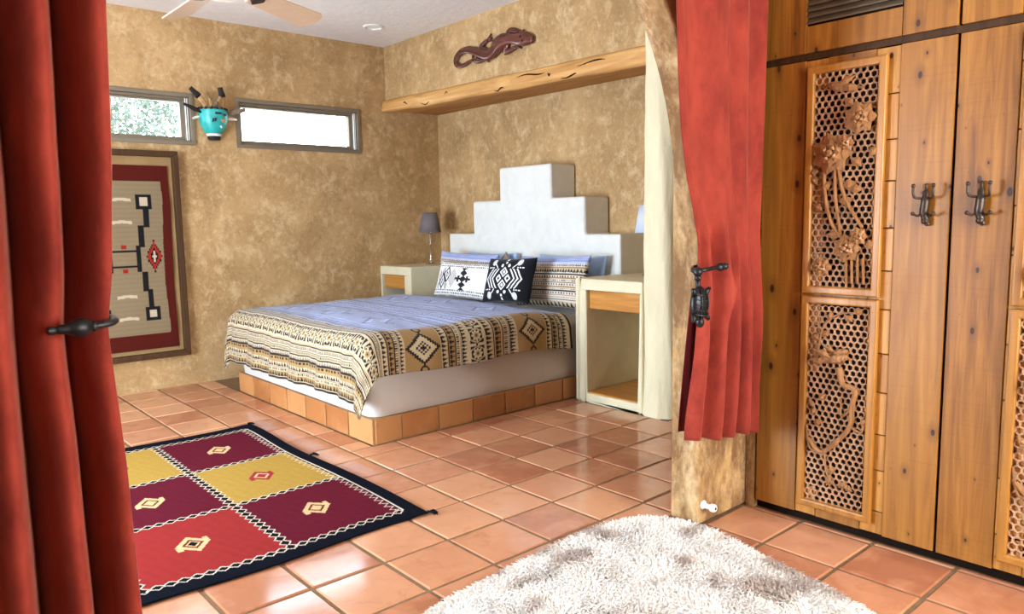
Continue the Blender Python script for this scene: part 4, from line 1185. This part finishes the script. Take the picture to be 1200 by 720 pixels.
def door(y0, mirror, hook_a, bz=0):
    L = mapd(y0)
    d = MB(); dbox(d, L, .012, DW-.004, DZ0+.008, DZ1-.004, -.022, -.012)
    do = d.build('door', 'dark_wood', wd)
    st = .205
    for a0, a1 in ((.006, st), (DW-st, DW-.004)):
        dbox(MB(), L, a0, a1, DZ0, DZ1, -.020, .0).build('stile', 'pine', do, bevel=.003)
    # blocks stacked between the stiles, their joints show either side of the carved frames
    for a0, a1, sd_ in ((st+.001, .30, 0), (.50, DW-st-.001, 1)):
        b = DZ0; k = 0
        hs = [.10, .18, .155, .18, .165, .185, .16, .175, .19, .165, .18, .20] if sd_ else [.14, .22, .30, .21, .33, .18, .27, .24, .3]
        while b < DZ1-.01:
            e = min(b+hs[k % len(hs)], DZ1); e = DZ1 if DZ1-e < .06 else e
            dbox(MB(), L, a0, a1, b+.0022, e-.0022, -.018, -.004-random.uniform(0, .003)).build('block', 'pine_light', do, bevel=.0025)
            b = e; k += 1
    for b0, b1 in ((DZ0, .120), (1.03, 1.08), (2.0, DZ1)):
        dbox(MB(), L, .3015, .4985, b0, b1, -.018, -.005).build('rail', 'pine', do, bevel=.002)
    for (b0, b1, up) in ((1.058, 2.030, True), (.088, 1.048, False)):
        fa0, fa1 = .220, .553; fw = .034
        f_ = MB()
        for q in ([(fa0, b1), (fa1, b1), (fa1-fw, b1-fw), (fa0+fw, b1-fw)], [(fa0, b0), (fa0+fw, b0+fw), (fa1-fw, b0+fw), (fa1, b0)],
                  [(fa0, b0), (fa0, b1), (fa0+fw, b1-fw), (fa0+fw, b0+fw)], [(fa1, b0), (fa1-fw, b0+fw), (fa1-fw, b1-fw), (fa1, b1)]):
            base = len(f_.v); ctr = (sum(p_[0] for p_ in q)/4, sum(p_[1] for p_ in q)/4)
            f_.v += [L(a_, b_, -.004) for a_, b_ in q] + [L(a_+(ctr[0]-a_)*.16*0, b_, .024) for a_, b_ in q]
            for ff in ((0, 3, 2, 1), (4, 5, 6, 7), (0, 1, 5, 4), (1, 2, 6, 5), (2, 3, 7, 6), (3, 0, 4, 7)): f_.f.append(tuple(base+i for i in ff))
        f_.build('panel_frame', 'pine_frame', do, bevel=.008, seg=3)
        la0, la1, lb0, lb1 = fa0+fw, fa1-fw, b0+fw, b1-fw
        dbox(MB(), L, la0, la1, lb0, lb1, -.010, -.006).build('panel_back', 'dark_void', do)
        lattice(L, la0, la1, lb0, lb1).build('lattice', 'lattice', do)
        m1 = MB(); W_ = la1-la0; H_ = lb1-lb0
        A = lambda x: la0+x*W_
        B = lambda y: lb0+y*H_
        if up:
            bird(m1, L, A(.50), B(.92), .105, -1); flower(m1, L, A(.33), B(.625), .080); flower(m1, L, A(.76), B(.775), .062)
            flower(m1, L, A(.55), B(.665), .035); flower(m1, L, A(.62), B(.185), .055); flower(m1, L, A(.22), B(.095), .04); flower(m1, L, A(.80), B(.24), .035)
            stem(m1, L, [(A(.20), B(.58)), (A(.22), B(.45)), (A(.35), B(.30)), (A(.58), B(.22))], .009, .007)
            stem(m1, L, [(A(.42), B(.58)), (A(.55), B(.42)), (A(.84), B(.28))], .009, .007)
            stem(m1, L, [(A(.38), B(.58)), (A(.40), B(.42)), (A(.52), B(.22))], .008, .007)
            for k in range(4): stem(m1, L, [(A(.60+.09*k), B(.14)), (A(.62+.09*k), B(.02))], .006, .006)
            for (x_, y_, an) in ((.15, .46, .6), (.1, .48, 2.2), (.5, .47, .3), (.6, .465, -.2), (.45, .40, .2), (.2, .36, 2.6), (.65, .83, 2.4), (.9, .60, .8), (.12, .55, 3.4), (.62, .60, 5.6), (.5, .24, 3.0), (.88, .19, .4)):
                leafs(m1, L, A(x_), B(y_), an, .062, .022, .012)
        else:
            bird(m1, L, A(.42), B(.735), .110, 1); bird(m1, L, A(.46), B(.765), .085, 1, .012)
            stem(m1, L, [(A(.55), B(.70)), (A(.62), B(.62)), (A(.82), B(.60)), (A(.78), B(.52)), (A(.76), B(.42)), (A(.55), B(.33)), (A(.28), B(.26)), (A(.06), B(.32))], .014, .009)
            stem(m1, L, [(A(.80), B(.52)), (A(.62), B(.46)), (A(.60), B(.55))], .006, .003)
            stem(m1, L, [(A(.74), B(.42)), (A(.95), B(.40)), (A(.93), B(.48))], .006, .003)
            stem(m1, L, [(A(.30), B(.265)), (A(.10), B(.27)), (A(.02), B(.38))], .008, .004)
            stem(m1, L, [(A(.18), B(.74)), (A(.28), B(.90)), (A(.55), B(.96)), (A(.85), B(.97))], .005, .003)
            stem(m1, L, [(A(.35), B(.26)), (A(.40), B(.16)), (A(.55), B(.10))], .005, .003)
            for (x_, y_, an) in ((.25, .84, .8), (.22, .82, 2.6), (.38, .92, 1.6), (.6, .955, -.6), (.75, .965, .5), (.1, .44, 1.2), (.14, .40, .4), (.16, .48, 2.4), (.22, .52, .9), (.4, .17, .4), (.46, .14, 4.3), (.6, .1, .8), (.5, .115, 2.6), (.68, .12, 5.8), (.9, .44, .4)):
                leafs(m1, L, A(x_), B(y_), an, .046, .016, .010)
        cv = m1.build('carving', 'carve', do)
    # gecko coat hook
    g = MB(); ha, hb_ = hook_a, 1.43
    G = lambda a, b, c: L(ha+a, hb_+b, c)
    g.tube(catmull([G(0, .085, .012), G(0, .06, .014), G(.001, .03, .020), G(.0, .0, .022), G(-.003, -.03, .020), G(.004, -.055, .016), G(.012, -.078, .012)], 4), [.003]+[.006]*4+[.012]*4+[.016]*4+[.0165]*4+[.014]*4+[.010]*3+[.009], 10)
    g.ball(G(0.002, -.06, .02), .014, 10)
    for sx in (-1, 1):
        g.tube(catmull([G(sx*.006, .028, .020), G(sx*.030, .030, .035), G(sx*.036, .045, .045), G(sx*.036, .072, .045)], 4), .0048, 8)
        g.ball(G(sx*.036, .076, .045), .0085, 8)
        g.tube(catmull([G(sx*.006, -.028, .018), G(sx*.022, -.040, .028), G(sx*.036, -.032, .036)], 4), .0045, 8)
        g.ball(G(sx*.038, -.031, .037), .008, 8)
    tag(g.build('coat_hook', 'bronze', do, True), 'dark metal gecko shaped coat hook')
    return do
d1_ = door(WY1, False, .715)
d2_ = door(WY1-DW, True, .105)
for b in (1.30, .50, 1.80):
    MB().box(WX-.004, WX+.02, WY1+.001, WY1+.012, b-.045, b+.045).build('hinge', 'bronze', d1_, bevel=.002)
# transom doors with louvres
for i in range(2):
    L = mapd(WY1-i*DW); z0, z1 = 2.094, WZT-.01
    d = dbox(MB(), L, .010, DW-.004, z0+.004, z1-.004, -.024, -.014).build('transom_door', 'pine', wd)
    for a0, a1 in ((.006, .200), (DW-.203, DW-.004)): dbox(MB(), L, a0, a1, z0, z1, -.020, .0).build('stile', 'pine', d, bevel=.003)
    dbox(MB(), L, .2015, DW-.2045, z0, 2.205, -.020, -.001).build('rail', 'pine', d, bevel=.003)
    dbox(MB(), L, .2015, DW-.2045, 2.62, z1, -.020, -.001).build('rail', 'pine', d, bevel=.003)
    dbox(MB(), L, .2015, DW-.2045, 2.206, 2.619, -.0135, -.012).build('vent_back', 'dark_void', d)
    for k in range(16):
        b = 2.212+k*.0255
        sl = MB(); sl.quadbox([L(.203, b, .004), L(DW-.206, b, .004), L(DW-.206, b+.022, -.011), L(.203, b+.022, -.011), L(.203, b+.006, .004), L(DW-.206, b+.006, .004), L(DW-.206, b+.027, -.011), L(.203, b+.027, -.011)])
        sl.build('slat', 'louver', d)
